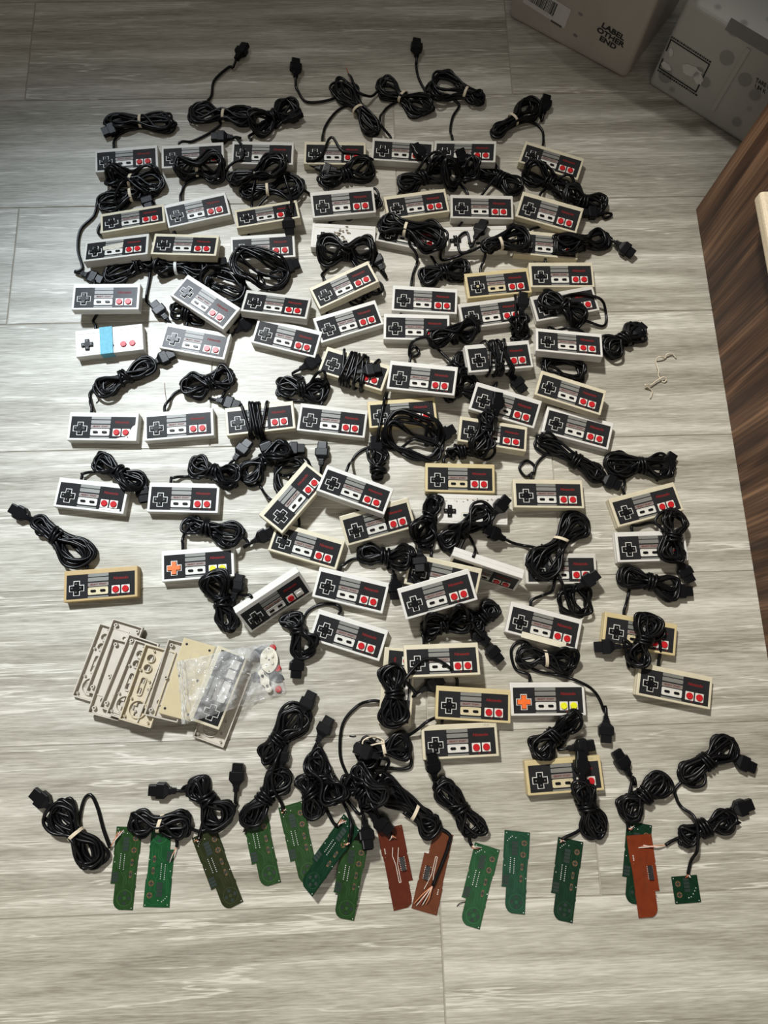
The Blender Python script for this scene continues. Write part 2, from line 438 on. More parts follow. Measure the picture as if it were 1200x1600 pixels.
def carton(name, label, fr, length, depth, height, m, bev):
    o, ex, n, _ = fr
    M = cols(ex, -n, UPZ, o)          # x along the near side, y away, z up
    if ex.cross(-n).dot(UPZ) < 0:
        raise ValueError('handedness')
    t = thing(name, label, 'box', M, 'shipping boxes in the corner')
    obj('carton_body', box_mesh('carton_body', 0, length, 0, depth, 0.0, height, bev=bev, seg=4), m, t)
    return t
f1 = plane_frame(W(793, 28), W(972, 124))
b1 = carton('shipping_box', 'brownish film-wrapped box printed LABEL OTHER END, white barcode label on its side', f1, f1[3] + 0.006, 0.24, 0.30, M_BOX1, 0.012)
put_flat('printed_lettering', text_mesh('label_other_end', 'LABEL\nOTHER\nEND', 1.0, bold=0.035, line=0.9), f1, ((939, 32), (982, 59), (928, 57)), b1, M_INK)
put_flat('barcode_label', quad('barcode_label'), f1, ((826, -27), (893, 15), (817, 3)), b1, M_PAPER)
bm = bmesh.new(); rb = random.Random(4); x = 0.0
while x < 1.0:
    w = rb.choice((0.012, 0.02, 0.035)); add_box(bm, x, x + w, 0, 1, 0, 0.0003); x += w + rb.choice((0.012, 0.018, 0.03))
put_flat('barcode', bm_mesh(bm, 'barcode'), f1, ((833, -19), (872, 6), (826, 0)), b1, M_INK, lift=0.0012)
bm = bmesh.new()
for i in range(9): add_box(bm, i / 9, i / 9 + 0.07, 0, 1, 0, 0.0003)
put_flat('label_print', bm_mesh(bm, 'label_print'), f1, ((862, 30), (878, 40), (861, 33)), b1, M_INK, lift=0.0012)
for q in (((904, 18), (911, 22), (903, 22)), ((896, 51), (903, 55), (895, 55))):
    put_flat('dent', prism_mesh('dent', [circ(0, 0, 1, 14)], 0, 0.0004), f1, q, b1, M_FILM, lift=0.0005)
f2 = plane_frame(W(1011, 132), W(1150, 220))
h2 = on_plane(f2, 1100, 12)[1]
b2 = carton('shipping_box', 'grey spotted box with a black-framed torn label, beside the cabinet', f2, 0.36, 0.22, h2, M_BOX2, 0.010)
pts = ((1048, 60), (1110, 100), (1029, 106))
bm = bmesh.new()
for r in ((0, 1, 0, .035), (0, 1, .965, 1), (0, .03, 0, .35), (0, .03, .6, 1), (.97, 1, 0, 1)): add_box(bm, *r, 0, 0.0003)
put_flat('label_frame', bm_mesh(bm, 'label_frame'), f2, pts, b2, M_INK)
for yy in ((1.04, 1.09), (-.09, -.04)):
    bm = bmesh.new(); x = 0.02; rb = random.Random(9)
    while x < 0.95:
        w = rb.uniform(0.02, 0.05); add_box(bm, x, min(x + w, .98), 0, 1, 0, 0.0003); x += w + 0.015
    def lerp(u, v):
        return (1048 + (1110 - 1048) * u + (1029 - 1048) * (1 - v), 60 + 40 * u + 46 * (1 - v))
    put_flat('label_print', bm_mesh(bm, 'label_print'), f2, (lerp(0, yy[1]), lerp(1, yy[1]), lerp(0, yy[0])), b2, M_INK)
def blob(seed, n=14, jag=0.35):
    r = random.Random(seed)
    return [((1 - r.random() * jag) * math.cos(2 * math.pi * i / n), (1 - r.random() * jag) * math.sin(2 * math.pi * i / n)) for i in range(n)]
for s, q in ((1, ((1034, 92), (1050, 101), (1033, 104))), (2, ((1070, 96), (1101, 110), (1062, 112))), (3, ((1084, 108), (1100, 116), (1083, 128))), (4, ((1047, 73), (1054, 77), (1044, 86)))):
    put_flat('torn_paper', prism_mesh('torn_paper', [blob(s)], 0, 0.0004), f2, q, b2, M_PAPER)
put_flat('tape_strip', quad('tape_strip'), f2, ((1143, 27), (1215, 70), (1133, 46)), b2, M_FILM)
put_flat('printed_lettering', text_mesh('tare', 'TARE W\n1.84 K', 1.0, bold=0.01, align='LEFT'), f2, ((1182, 121), (1207, 136), (1178, 136)), b2, M_INK)
xr = on_plane(f2, 1118, 156)[0]
obj('carton_rim', box_mesh('carton_rim', xr, xr + 0.010, -0.0025, 0.0, 0.03, h2 - 0.02, bev=0.001), M_BOX2, b2)

# ------------------------------------------------------------------ the game controllers
HWD, HHT, TH = 0.06175, 0.02665, 0.0175
mm = 0.001
bm = bmesh.new(); add_box(bm, -HWD, HWD, -HHT, HHT, 0, 8.5 * mm, 1.2 * mm, 2); add_box(bm, -HWD + 8e-4, HWD - 8e-4, -HHT + 8e-4, HHT - 8e-4, 7 * mm, 9.6 * mm)
ME_LOW = bm_mesh(bm, 'lower_shell')
bm = bmesh.new(); add_box(bm, -HWD, HWD, -HHT, HHT, 9.0 * mm, TH, 1.2 * mm, 2); ME_UP = bm_mesh(bm, 'upper_shell')
ZP = TH + 0.00005
ME_PLATE = box_mesh('face_plate', -57.2 * mm, 57.2 * mm, -22.6 * mm, 18.6 * mm, TH - 0.001, TH + 0.0003)
ME_PLATEC = prism_mesh('face_plate_broken', [[(-.0572, -.0226), (.026, -.0226), (.030, -.0205), (.040, -.0195), (.0475, -.016), (.049, -.006), (.053, .001), (.0572, .004), (.0572, .0186), (-.0572, .0186)]], TH - 0.001, TH + 0.0003)
ST = [(18.4, 13.2), (11.6, 5.2), (2.9, -3.5), (-20.0, -22.4)]
ME_ST = [prism_mesh('stripe', [rrect(-21.3 * mm, 13.2 * mm, b * mm, a * mm, 1.0 * mm, 3)], TH, TH + 0.0006) for a, b in ST]
ME_PANEL = prism_mesh('select_panel', [rrect(-21.0 * mm, 12.8 * mm, -17.6 * mm, -4.9 * mm, 2.0 * mm, 4), rrect(-19.4 * mm, 11.2 * mm, -16.2 * mm, -6.3 * mm, 1.2 * mm, 4)], TH, TH + 0.0009)
ME_PANELI = prism_mesh('panel_field', [rrect(-19.3 * mm, 11.1 * mm, -16.1 * mm, -6.4 * mm, 1.1 * mm, 4)], TH, TH + 0.0006)
ME_PILL = prism_mesh('oval_button', [rrect(-4.6 * mm, 4.6 * mm, -2.1 * mm, 2.1 * mm, 2.0 * mm, 5)], 0, 0.0016, 0.0004)
ME_WELL = prism_mesh('button_well', [rrect(-6.9 * mm, 6.9 * mm, -6.9 * mm, 6.9 * mm, 0.8 * mm, 3)], TH, TH + 0.0007)
bm = bmesh.new()
for r0, r1, z0_, h_ in ((5.5, 5.5, 0, 1.6), (5.5, 4.9, 1.6, 0.6)): add_cyl(bm, (0, 0, z0_ * mm), r0 * mm, r1 * mm, h_ * mm, 24)
ME_BTN = bm_mesh(bm, 'round_button')
DX, DY = -40.0 * mm, -4.6 * mm
ME_DB = prism_mesh('pad_border', [cross(0, 0, 12.6 * mm, 5.4 * mm), cross(0, 0, 11.5 * mm, 4.3 * mm)], TH, TH + 0.0007)
ME_DP = prism_mesh('direction_pad', [cross(0, 0, 10.6 * mm, 3.7 * mm)], TH - 0.001, TH + 0.0030, 0.0004)
bm = bmesh.new(); add_cyl(bm, (0, 0, TH + 0.0030), 2.9 * mm, 2.6 * mm, 0.0003, 16); ME_DC = bm_mesh(bm, 'pad_dimple')
bm = bmesh.new()
for a in range(4):
    R = Matrix.Rotation(a * math.pi / 2, 4, 'Z')
    vs_ = [bm.verts.new(R @ Vector(c)) for c in ((-1.3 * mm, 6.2 * mm, TH + .0032), (1.3 * mm, 6.2 * mm, TH + .0032), (0, 8.6 * mm, TH + .0032))]
    bm.faces.new(vs_)
ME_ARW = bm_mesh(bm, 'pad_arrows')
ME_NIN = text_mesh('brand_lettering', 'Nintendo', 6.2 * mm, shear=0.12, bold=0.00014, spacing=1.0)
w_ = max(v.co.x for v in ME_NIN.vertices) - min(v.co.x for v in ME_NIN.vertices)
ME_NIN.transform(Matrix.Scale(25.0 * mm / w_, 4))
ME_SS = text_mesh('select_start_lettering', 'SELECT  START', 3.4 * mm, bold=0.0001)
w_ = max(v.co.x for v in ME_SS.vertices) - min(v.co.x for v in ME_SS.vertices)
ME_SS.transform(Matrix.Diagonal((27.0 * mm / w_, 1, 1, 1)))
ME_B = text_mesh('letter_b', 'B', 3.6 * mm, bold=0.0001); ME_A = text_mesh('letter_a', 'A', 3.6 * mm, bold=0.0001)
ME_SCREWED = prism_mesh('face_recess', [rrect(-57.2 * mm, 57.2 * mm, -22.6 * mm, 18.6 * mm, .5 * mm, 2), rrect(-56.6 * mm, 56.6 * mm, -22.0 * mm, 18.0 * mm, .5 * mm, 2)], TH, TH + 0.0004)
ME_OVALRIM = prism_mesh('oval_rim', [rrect(-20 * mm, 12 * mm, -17 * mm, -6 * mm, 3 * mm, 4), rrect(-19 * mm, 11 * mm, -16 * mm, -7 * mm, 2.4 * mm, 4)], TH, TH + 0.0004)
T = Matrix.Translation
FACE4 = [(-HWD, HHT, TH), (HWD, HHT, TH), (HWD, -HHT, TH), (-HWD, -HHT, TH)]
ZL = TH + 0.00042
def build_controller(M, label, tint, o):
    t = thing('game_controller', label, 'game controller', M, 'game controllers laid out on the floor')
    bm_ = BODY[tint]
    obj('lower_shell', ME_LOW, bm_, t); up = obj('upper_shell', ME_UP, bm_, t)
    dpm = M_ORANGE if o.get('orange') else M_PAD
    btm = M_YELLOW if o.get('orange') else M_RED
    bare = o.get('bare')
    if not bare:
        pl = obj('face_plate', ME_PLATEC if o.get('broken') else ME_PLATE, M_PLATE, t)
        for i, me in enumerate(ME_ST): obj('stripe', me, M_STRIPEP if i == 2 else M_STRIPE, t)
        cream = M_PANELY if tint in 'ty' else M_PANELW
        sp = obj('select_panel', ME_PANEL, M_LINE if not tint in 'ty' else M_PANELY, t)
        obj('panel_field', ME_PANELI, cream, sp)
        for x in (-12.1, 3.9): obj('oval_button', ME_PILL, M_PAD, sp, T((x * mm, -11.2 * mm, TH + 0.0006)))
        for x, me, k in ((25.5, ME_B, 0), (41.8, ME_A, 1)):
            w = obj('button_well', ME_WELL, M_PANELW, t, T((x * mm, -11.2 * mm, 0)))
            if not (k == 1 and o.get('no_a')):
                obj('round_button', ME_BTN, btm, w, T((0, 0, TH + 0.0007)))
            else:
                obj('empty_socket', ME_PILL, BODY['w'], w, T((0, 0, TH + 0.0007)))
            obj('button_letter', me, M_REDTXT, w, T((4.4 * mm, -9.0 * mm, ZL)))
        obj('lettering', ME_NIN, M_REDTXT, t, T((33.7 * mm, 8.0 * mm, ZL)))
        obj('lettering', ME_SS, M_REDDIM, t, T((-4.0 * mm, -0.3 * mm, TH + 0.0008)))
        obj('pad_border', ME_DB, M_LINE, t, T((DX, DY, 0)))
    else:
        obj('face_recess', ME_SCREWED, BODY['b'], t)
        rim = obj('oval_rim', ME_OVALRIM, BODY['b'], t)
        for x in (-12.1, 3.9): obj('oval_button', ME_PILL, M_PAD, rim, T((x * mm, -11.2 * mm, TH)))
        if bare != 'nobuttons':
            for x in (25.5, 41.8): obj('round_button', ME_BTN, btm, t, T((x * mm, -11.2 * mm, TH)))
    dp = obj('direction_pad', ME_DP, dpm, t, T((DX, DY, 0)))
    obj('pad_dimple', ME_DC, M_GOLD if o.get('gold') else dpm, dp)
    obj('pad_arrows', ME_ARW, M_STRIPE if not o.get('orange') else dpm, dp)
    if o.get('broken'):
        pass
    return t

# id: (corners TL, TR, BR, BL in the photograph, shell tint, options, label)
CT = {
1: ((147.7,233.3),(245.7,226.7),(247.7,261),(149,270),'g',{},'pale grey controller at the left end of the topmost row'),
2: ((251.7,227.3),(350,221.7),(349,257),(253.3,264),'g',{},'controller second from the left in the topmost row, plug above its red buttons'),
3: ((362.7,221),(458,222.3),(459,258.3),(361.7,254),'g',{},'controller third from the left in the topmost row'),
4: ((476,220.7),(571.7,222),(571.7,258),(474,256),'b',{},'cream controller fourth in the topmost row, a thin cord looping over its face'),
5: ((582.3,214),(677.3,222.7),(676,255),(580.7,250),'g',{},'controller fifth from the left in the topmost row, plug over its red buttons'),
6: ((679.3,218.3),(773.3,220),(774,255),(679.3,252),'g',{},'controller sixth from the left in the topmost row'),
7: ((821.6,222.3),(912.5,249.9),(902.9,279),(810.9,251),'b',{},'clockwise-turned controller standing apart at the right end of the topmost row'),
8: ((150.7,327.5),(254.2,311.7),(261.5,356),(161.7,368.7),'b',{'pitch':-14},'beige controller with a plug on its top edge, directly above the masking-taped controller'),
9: ((259,319.6),(351,294.2),(357,338.6),(263,359),'g',{},'controller turned counterclockwise, second from the left in the second row'),
10: ((363.8,320.5),(464,304.7),(467,346.5),(373,364),'b',{'pitch':-16},'cream-edged controller with a plug dangling over its right red button'),
11: ((128.5,374.4),(232.4,364.9),(235.5,398.7),(130.7,408.2),'g',{'mask':1},'grey controller with a torn strip of masking tape across its face'),
12: ((239.3,361.7),(342.2,364.9),(339,403.5),(236.8,397.8),'b',{},'controller directly right of the masking-taped one'),
13: ((359,370.2),(459.4,364.9),(462.6,400.3),(361.2,406.7),'g',{},'controller third from the left in the third row, loose cord over its lower edge'),
14: ((484.3,299),(584,288.9),(587.9,333.8),(487.5,343.3),'g',{},'grey controller directly above the faceless one with brown glue stains'),
15: ((599.9,306),(693,295),(699.7,332),(611,343),'b',{'L':3},'cream controller fifth in the second row, turned slightly counterclockwise under cords'),
16: ((703.5,299.6),(803.5,300.6),(802.6,347),(702.2,345.9),'g',{},'straight grey controller sixth in the second row, above the faceless white one'),
17: ((818.4,297.4),(910.2,328.1),(900,362),(806.7,340),'b',{'L':3},'clockwise-turned controller at the right end of the second row'),
18: ((487.5,344.3),(586.6,353.5),(585.7,392),(486,389),'w',{'bare':'nobuttons','stain':1},'faceless grey controller with brown glue stains and a black cross pad'),
19: ((592,336),(693,360),(688,398),(587,376),'g',{},'controller almost hidden under a rubber-banded cord, right of the glue-stained one'),
20: ((693.3,353.5),(791.5,349.7),(793,392),(695.8,395),'w',{'bare':'nobuttons'},'faceless white controller half hidden by a plug and a white-banded cord'),
21: ((806.7,356),(903,368),(901.6,405),(803,399),'b',{},'controller with its red buttons under a cord, right end of the third row'),
22: ((113.3,440.5),(217.8,440.5),(217.8,487.4),(113.3,485.8),'w',{'L':3},'white controller directly above the blue-taped faceless one'),
23: ((290,424),(377.7,484.2),(351.7,517.5),(264.7,460.5),'w',{'L':3},'white controller turned steeply clockwise, lying on cords left of a dark-faced one'),
24: ((380.2,444.7),(484.3,462),(482.7,505.5),(379.3,489),'g',{'L':3,'pitch':-14},'controller with a shaded face, its lower edge propped on the glaring one'),
25: ((481.2,447.8),(575.5,402.9),(592,443),(500,486.5),'b',{'L':3},'cream controller tilted counterclockwise on a thick cord bundle, below the glue-stained one'),
26: ((613.5,443),(716.1,447.8),(713,494.7),(612.6,487.4),'w',{'L':3},'white controller with a single cord rising from its top to a banded bundle'),
27: ((727.5,425.7),(827,413),(827,459.5),(730.7,471),'y',{'L':3,'gold':1},'yellowed controller with a gold-centred cross pad'),
28: ((827.2,407.3),(927.6,405),(927.6,451.6),(828.2,453),'b',{},'cream controller directly right of the yellowed one with the gold-centred pad'),
29: ((116.5,515.5),(223,505.3),(224.5,546),(118.5,560),'w',{'bare':'buttons','blue':1},'faceless white controller with a strip of blue tape'),
30: ((255,500),(360,521.7),(353.3,566),(251.7,543.3),'w',{'L':3},'white controller directly right of the blue-taped faceless one'),
31: ((405,496),(500,527),(492.5,550),(395,534),'w',{'pitch':4},'controller whose face glares pale in the light, under a shaded one'),
32: ((490,498.5),(584,471),(599.3,505.5),(503.3,533.3),'w',{'L':3},'white controller turned counterclockwise, below the cream one on the cord bundle'),
33: ((600.9,491.5),(702.2,494.7),(701,530),(600,528.6),'w',{},'white controller tucked right below the one with a single rising cord'),
34: ((718,476.3),(816,461),(819.4,501.7),(724.3,514.4),'g',{},'controller directly below the yellowed one with the gold-centred pad, plug over its end'),
35: ((828.2,463.7),(927,447),(937,482.7),(838.3,503.3),'g',{},'controller buried under a loose tangle of cord, only one red button showing'),
36: ((510.8,539.6),(609,569),(598,615.6),(497.5,580.7),'b',{'lift':.005},'cream controller with its own cord wound around its middle and a plug on top'),
37: ((610,562.7),(715,572.2),(707.2,619.7),(607.4,607.7),'w',{'L':3},'white controller right of the cream one wound in cord'),
38: ((725,540.7),(831.7,528.3),(834,573),(728.3,585),'w',{'lift':.005},'white controller with its cord wound around its middle, on the right'),
39: ((836.7,508.3),(945.7,515),(940.7,562.7),(834,553.3),'w',{'L':3},'white controller on top of cords, below the tangled one at right'),
40: ((850,578.3),(945.7,607.3),(935,650),(836.7,618.3),'b',{'L':3},'upper of two clockwise-turned controllers stacked close at right'),
41: ((744.3,599),(844.3,630),(835,666.7),(735,636.7),'w',{'L':3},'clockwise-turned controller overlapping another, a plug standing over its face'),
42: ((721.7,650),(825,663.3),(819.3,707.3),(715,690),'b',{},'controller under a tied upright cord bundle, overlapped from above by another'),
43: ((858.3,636.7),(958.3,661.7),(948.3,701),(846.7,673.3),'w',{},'lower of two clockwise-turned controllers stacked close at right'),
44: ((574.2,626),(680.2,618.7),(681.2,662),(578.3,671),'y',{'pitch':-4},'yellowed controller with a loose coil of cord over its lower edge'),
45: ((470.3,631.4),(574.2,641.5),(567.8,684.3),(465.9,671),'g',{},'grey controller between the cord-wound one and the yellowed one with a coil'),
46: ((106.7,643.3),(217.7,645.7),(215,690),(104,686.7),'w',{'broken':1},'white controller with the lower right corner of its face broken away'),
47: ((225,643.3),(331.7,636),(334.3,681.7),(226.7,691),'w',{},'white controller directly right of the one with the broken face corner'),
48: ((349.3,636),(456.7,630),(462.7,666.7),(356,681.7),'b',{'lift':.005},'controller with its cord wound around it, third from the left beside the broken-faced one'),
49: ((91.4,744.5),(200.3,760.5),(194.5,802),(84,791),'w',{'chip':1},'white controller below the broken-faced one, cord knot over its right top'),
50: ((232.8,752.8),(344,756),(340.8,802),(229.2,800),'w',{},'straight white controller directly above the orange-padded one at left'),
51: ((405,803.3),(476.7,722.7),(511,750.7),(441.7,832.7),'b',{'L':3},'controller standing nearly upright in the picture, turned steeply counterclockwise'),
52: ((513.3,726.7),(611,761.7),(595,803.3),(501.7,768.3),'w',{'L':3},'clockwise-turned controller touching the steeply turned one'),
53: ((532.3,808.3),(636.7,779.3),(646.7,821.7),(543.3,851.7),'b',{},'cream controller partly under a clockwise-turned one, in the middle'),
54: ((437,822),(536.7,845),(523.3,888.3),(419.3,855),'b',{},'controller whose left corner lies under the steeply turned one'),
55: ((664.3,722.3),(773.3,724.3),(772.7,771.7),(665,769),'y',{'L':3},'straight yellowed controller just above the faceless worn white one'),
56: ((684,773),(791.7,777),(790,818),(687,815),'w',{'bare':'nobuttons','stain':2},'faceless worn white controller mostly under cords, below a yellowed one'),
57: ((802.7,748.3),(914,746.7),(910,795),(801.7,795.7),'b',{'pitch':-5},'cream controller with a small ring of cord above its left top'),
58: ((953.3,780),(1056.7,751.7),(1065,795),(963.3,826.7),'b',{},'counterclockwise-turned controller at far right, upper of a close pair'),
59: ((960.7,831.7),(1070,830),(1075.7,873.3),(965,879),'w',{},'white controller at far right with cord strands hanging over its buttons'),
60: ((821.7,868.3),(930.7,865),(932.3,911),(821.7,910),'g',{},'controller mostly under a large loose cord loop with a thin tan band'),
61: ((715,851),(821.7,886.7),(811.7,906.7),(705,873),'w',{'pitch':74,'edge':1},'controller standing on its long edge, white top side facing up'),
62: ((97.2,892),(216,884),(218,932.8),(98,941),'t',{},'tan controller alone at the far left'),
63: ((252,862),(364.8,853),(366,900),(252.8,908.8),'w',{'orange':1},'controller with orange cross pad and yellow buttons, on the left'),
64: ((376,960),(470,899),(481,920),(389,986),'w',{'pitch':48,'no_a':1},'controller leaning on its edge with one button missing, beside the orange-padded one'),
65: ((500.7,886),(607.7,911),(596,958.3),(489,931.7),'w',{},'upper of two parallel clockwise-turned white controllers in the middle'),
66: ((645,868),(750,890),(740,935),(634,910),'b',{},'controller mostly hidden behind another, a plug hanging over its cross pad'),
67: ((623.3,920),(730,891),(743.3,936),(636.7,967.3),'w',{'L':3},'counterclockwise-turned white controller lying on top of a hidden one'),
68: ((497.3,953.3),(605,986.7),(591.7,1031.7),(486,997),'w',{},'lower of two parallel clockwise-turned white controllers in the middle'),
69: ((632.3,1008.3),(746.7,1004),(745,1053.3),(636.7,1059),'b',{'L':3,'pitch':-8},'cream controller with a cord arching over its face'),
70: ((590,1130),(600,1012),(652,1016),(642,1134),'b',{},'controller turned on end beneath a black cord bundle, one red button showing'),
71: ((681.7,1071.7),(800,1078.3),(796,1129.3),(680,1123.3),'y',{'pitch':-3},'yellowed controller directly left of the orange-padded one at lower right'),
72: ((658.3,1134),(776.7,1129),(778.3,1180),(661.7,1188.3),'b',{},'cream controller below the yellowed one, a plug at its lower left corner'),
73: ((797.3,1067.3),(912.3,1067.3),(914.3,1116),(800,1118.3),'w',{'orange':1},'controller with orange cross pad and yellow buttons, at lower right'),
74: ((798.3,940.7),(911.7,968.3),(902.3,1017.3),(787.7,985.7),'w',{'strip':1},'white controller with a cream strip stuck along its lower edge'),
75: ((944,956),(1060.7,976.7),(1056,1024.3),(939.3,1004.3),'y',{},'yellowed controller under a cord coil at far right'),
76: ((1001.7,1040),(1118.3,1060),(1106.7,1104),(990,1084),'b',{},'lowest controller at far right, turned clockwise, below a yellowed one'),
77: ((819.7,1189),(939.3,1179.7),(943,1234),(825,1244.5),'y',{},'yellowed controller lowest of all, half covered by a cord and plug'),
}
CM, COBJ = {}, {}
M_MASK = mat('masking_tape', (0.50, 0.47, 0.38), 0.7, var=0.12, scale=150, bump=0.4, bscale=400)
M_BLUE = mat('blue_tape', (0.12, 0.42, 0.55), 0.6, var=0.12, scale=150, bump=0.3, bscale=400)
M_STAIN = mat('glue_stain', (0.20, 0.16, 0.11), 0.8, var=0.5, scale=300)
M_CREAM = mat('cream_strip', (0.68, 0.64, 0.50), 0.5, var=0.05)
def place_controller(i):
    c = CT[i]; o = c[5]
    loc = FACE4 if not o.get('edge') else [(-HWD, HHT, 0), (HWD, HHT, 0), (HWD, HHT, TH), (-HWD, HHT, TH)]
    M, e = settle(loc, c[:4], HWD - .002, HHT - .002, TH, o.get('pitch'), 0 if 'pitch' in o else None, o.get('lift', 0.0))
    if o.get('edge') or (o.get('pitch', 0) > 30):
        lo = min((M @ Vector((sx * HWD, sy * HHT, sz))).z for sx in (-1, 1) for sy in (-1, 1) for sz in (0, TH))
        M = T((0, 0, -lo)) @ M
    CM[i] = M
    t = build_controller(M, c[6], c[4], o); COBJ[i] = t
    splat_slab(M, -HWD, HWD, -HHT, HHT, TH)
    if o.get('mask'):
        me = prism_mesh('tape_scrap', [[(-.026, .004), (-.018, .006), (-.008, .0075), (.004, .0085), (.0135, .010), (.0125, -.002), (.008, -.0042), (-.006, -.0058), (-.015, -.0035), (-.024, -.0052)]], TH + .0008, TH + .0013)
        obj('tape_scrap', me, M_MASK, t)
    if o.get('blue'):
        bm = bmesh.new(); X0, X1 = -.0165, .0065
        add_box(bm, X0, X1, -HHT - .0006, HHT + .0004, TH + .0016, TH + .0021); add_box(bm, X0, X1, -HHT - .0009, -HHT - .0003, .004, TH + .0021)
        obj('tape_strip', bm_mesh(bm, 'tape_strip'), M_BLUE, t)
    if o.get('stain'):
        r = random.Random(o['stain']); lps = []
        for k in range(34 if o['stain'] == 1 else 22):
            if o['stain'] == 1: cx, cy = r.gauss(-.008, .011), r.gauss(.006, .0055)
            else: cx, cy = r.uniform(-.05, .055), r.choice((.014, .0165, .017)) + r.gauss(0, .0012)
            R = r.uniform(.0008, .0034 if o['stain'] == 1 else .0016)
            lps.append([(cx + R * a * 1.3, cy + R * b) for a, b in blob(k + 50 * o['stain'], 9, .5)])
        parts = []
        for lp in lps:
            n = len(lp); parts.append((np.array([(x, y, TH + .00045) for x, y in lp]), [list(range(n))]))
        obj('glue_residue', arrays_mesh('glue_residue', parts, smooth=False), M_STAIN, t)['kind'] = 'stuff'
    if o.get('chip'):
        obj('face_chip', prism_mesh('face_chip', [[(.018, -.0226), (.054, -.0226), (.054, -.0185), (.044, -.0195), (.03, -.0185), (.019, -.0195)]], TH + .0003, TH + .0006), BODY['w'], t)
    if o.get('strip'):
        obj('cream_strip', box_mesh('cream_strip', -.034, .042, -HHT - .002, -.0185, TH + .0008, TH + .002, bev=.0004), M_CREAM, t)
    if i in (72, 77):
        bm = bmesh.new()
        for k in range(4): add_box(bm, .041 + .0025 * k, .0415 + .0025 * k, .0205, .0245, TH, TH + .0002)
        obj('scratch_marks', bm_mesh(bm, 'scratch_marks'), M_STRIPE, t)
    return e

# ------------------------------------------------------------------ cords: bundles, leads, tails and plugs
CR = 0.0027
def catmull(P, sub=5):
    P = np.asarray(P, float)
    Q = np.vstack([2 * P[0] - P[1], P, 2 * P[-1] - P[-2]])
    out = []
    t = np.linspace(0, 1, sub, endpoint=False)[:, None]
    for i in range(1, len(Q) - 2):
        p0, p1, p2, p3 = Q[i - 1], Q[i], Q[i + 1], Q[i + 2]
        out.append(0.5 * ((2 * p1) + (-p0 + p2) * t + (2 * p0 - 5 * p1 + 4 * p2 - p3) * t ** 2 + (-p0 + 3 * p1 - 3 * p2 + p3) * t ** 3))
    out.append(P[-1:])
    return np.vstack(out)
def resample(P, ds):
    d = np.r_[0, np.cumsum(np.linalg.norm(np.diff(P[:, :2], axis=0), axis=1) + 1e-9)]
    n = max(4, int(d[-1] / ds)); s = np.linspace(0, d[-1], n)
    return np.stack([np.interp(s, d, P[:, k]) for k in range(P.shape[1])], 1)
def smooth_base(P, h, k=4):
    b = hsample(h, P[:, 0], P[:, 1]).astype(float)
    n = len(b); pad = np.pad(b, k, mode='edge')
    dil = np.max([pad[i:i + n] for i in range(2 * k + 1)], 0)
    pad = np.pad(dil, k, mode='edge')
    w = np.hanning(2 * k + 3)[1:-1]; w /= w.sum()
    return np.sum([pad[i:i + n] * w[i] for i in range(2 * k + 1)], 0)
def bundle_core(A, B, wa, wb, tie, n, rng, end_at):
    """control points (x, y, zrel) of n long loops between A and B, pinched at tie"""
    A = np.array(A[:2]); B = np.array(B[:2]); ax = B - A; L = np.linalg.norm(ax); ax /= L; sd = np.array([-ax[1], ax[0]])
    mid = (A + B) / 2; tp = (tie if tie is not None else 0.5) * L - L / 2
    rtl, rtv = 0.0105, 0.0085
    ql = rng.uniform(-1, 1, (n, 2)); hz = rng.permutation(np.linspace(0, 1, 2 * n)).reshape(n, 2)
    rho = rng.permutation(np.linspace(0.38, 1.0, n)); cs = rng.uniform(-1, 1, n); ll = rng.permutation(np.linspace(0.80, 1.03, n))
    la = rng.uniform(-.05, .05, n) * L; tw = rng.normal(0, 0.05, n); ph = rng.uniform(0, 6.28, (n, 2))
    pts = []; m = 16
    tot = n * m + (m // 4 if end_at == 'B' else 3 * m // 4)
    for s in range(tot + 1):
        k = min(s // m, n - 1); f = (s % m) / m
        if s // m >= n: k = n - 1
        u = math.pi / 2 * -1 + 2 * math.pi * s / m
        # blend loop parameters smoothly from loop to loop
        k2 = min(k + 1, n - 1); fb = f * f * (3 - 2 * f) if s // m < n - 1 else 0
        g = lambda arr: arr[k] * (1 - fb) + arr[k2] * fb
        c, sn = math.cos(u), math.sin(u)
        cc = math.copysign(abs(c) ** 0.75, c)
        al = L / 2 * cc * g(ll) + g(la) * (1 - abs(cc))
        side = (al - tp) / (L / 2 - tp) if al > tp else (tp - al) / (L / 2 + tp)
        side = min(max(side, 0), 1)
        wl = (wb if al > tp else wa)
        pinch = math.exp(-((al - tp) / (0.19 * L)) ** 2) if tie is not None else 0.0
        half = (sn + 1) / 2
        q = (ql[k, 0] * (1 - half) + ql[k, 1] * half); h = (hz[k, 0] * (1 - half) + hz[k, 1] * half)
        rk = g(rho)
        lat = (g(cs) * (1 - rk) * 0.9 + rk * math.copysign(abs(sn) ** 0.7, sn)) * wl * 1.12
        lat = lat * (1 - 0.95 * pinch) + q * rtl * pinch
        lat += 0.0035 * math.sin(3 * u + ph[k, 0]) * (1 - pinch)
        al2 = al + 0.003 * math.sin(2 * u + ph[k, 1])
        ct, st = math.cos(g(tw)), math.sin(g(tw))
        x, y = al2 * ct - lat * st, al2 * st + lat * ct
        z = CR + h * (pinch * 2 * rtv + (1 - pinch) * 0.0145) * (0.9 if tie is not None else 1.0)
        pts.append((*(mid + ax * x + sd * y), z))
    cen = mid + ax * tp
    return np.array(pts), (cen, ax, sd, rtl, rtv)
def ring(cen, ax, sd, a, b, zc, tilt=0.0, n=20, off=0.0):
    t = np.arange(n) * 2 * math.pi / n
    P = np.zeros((n, 3))
    P[:, :2] = cen + np.outer(np.cos(t) * a, sd) + np.outer(off + tilt * np.cos(t) * a, ax)
    P[:, 2] = zc + np.sin(t) * b
    return P
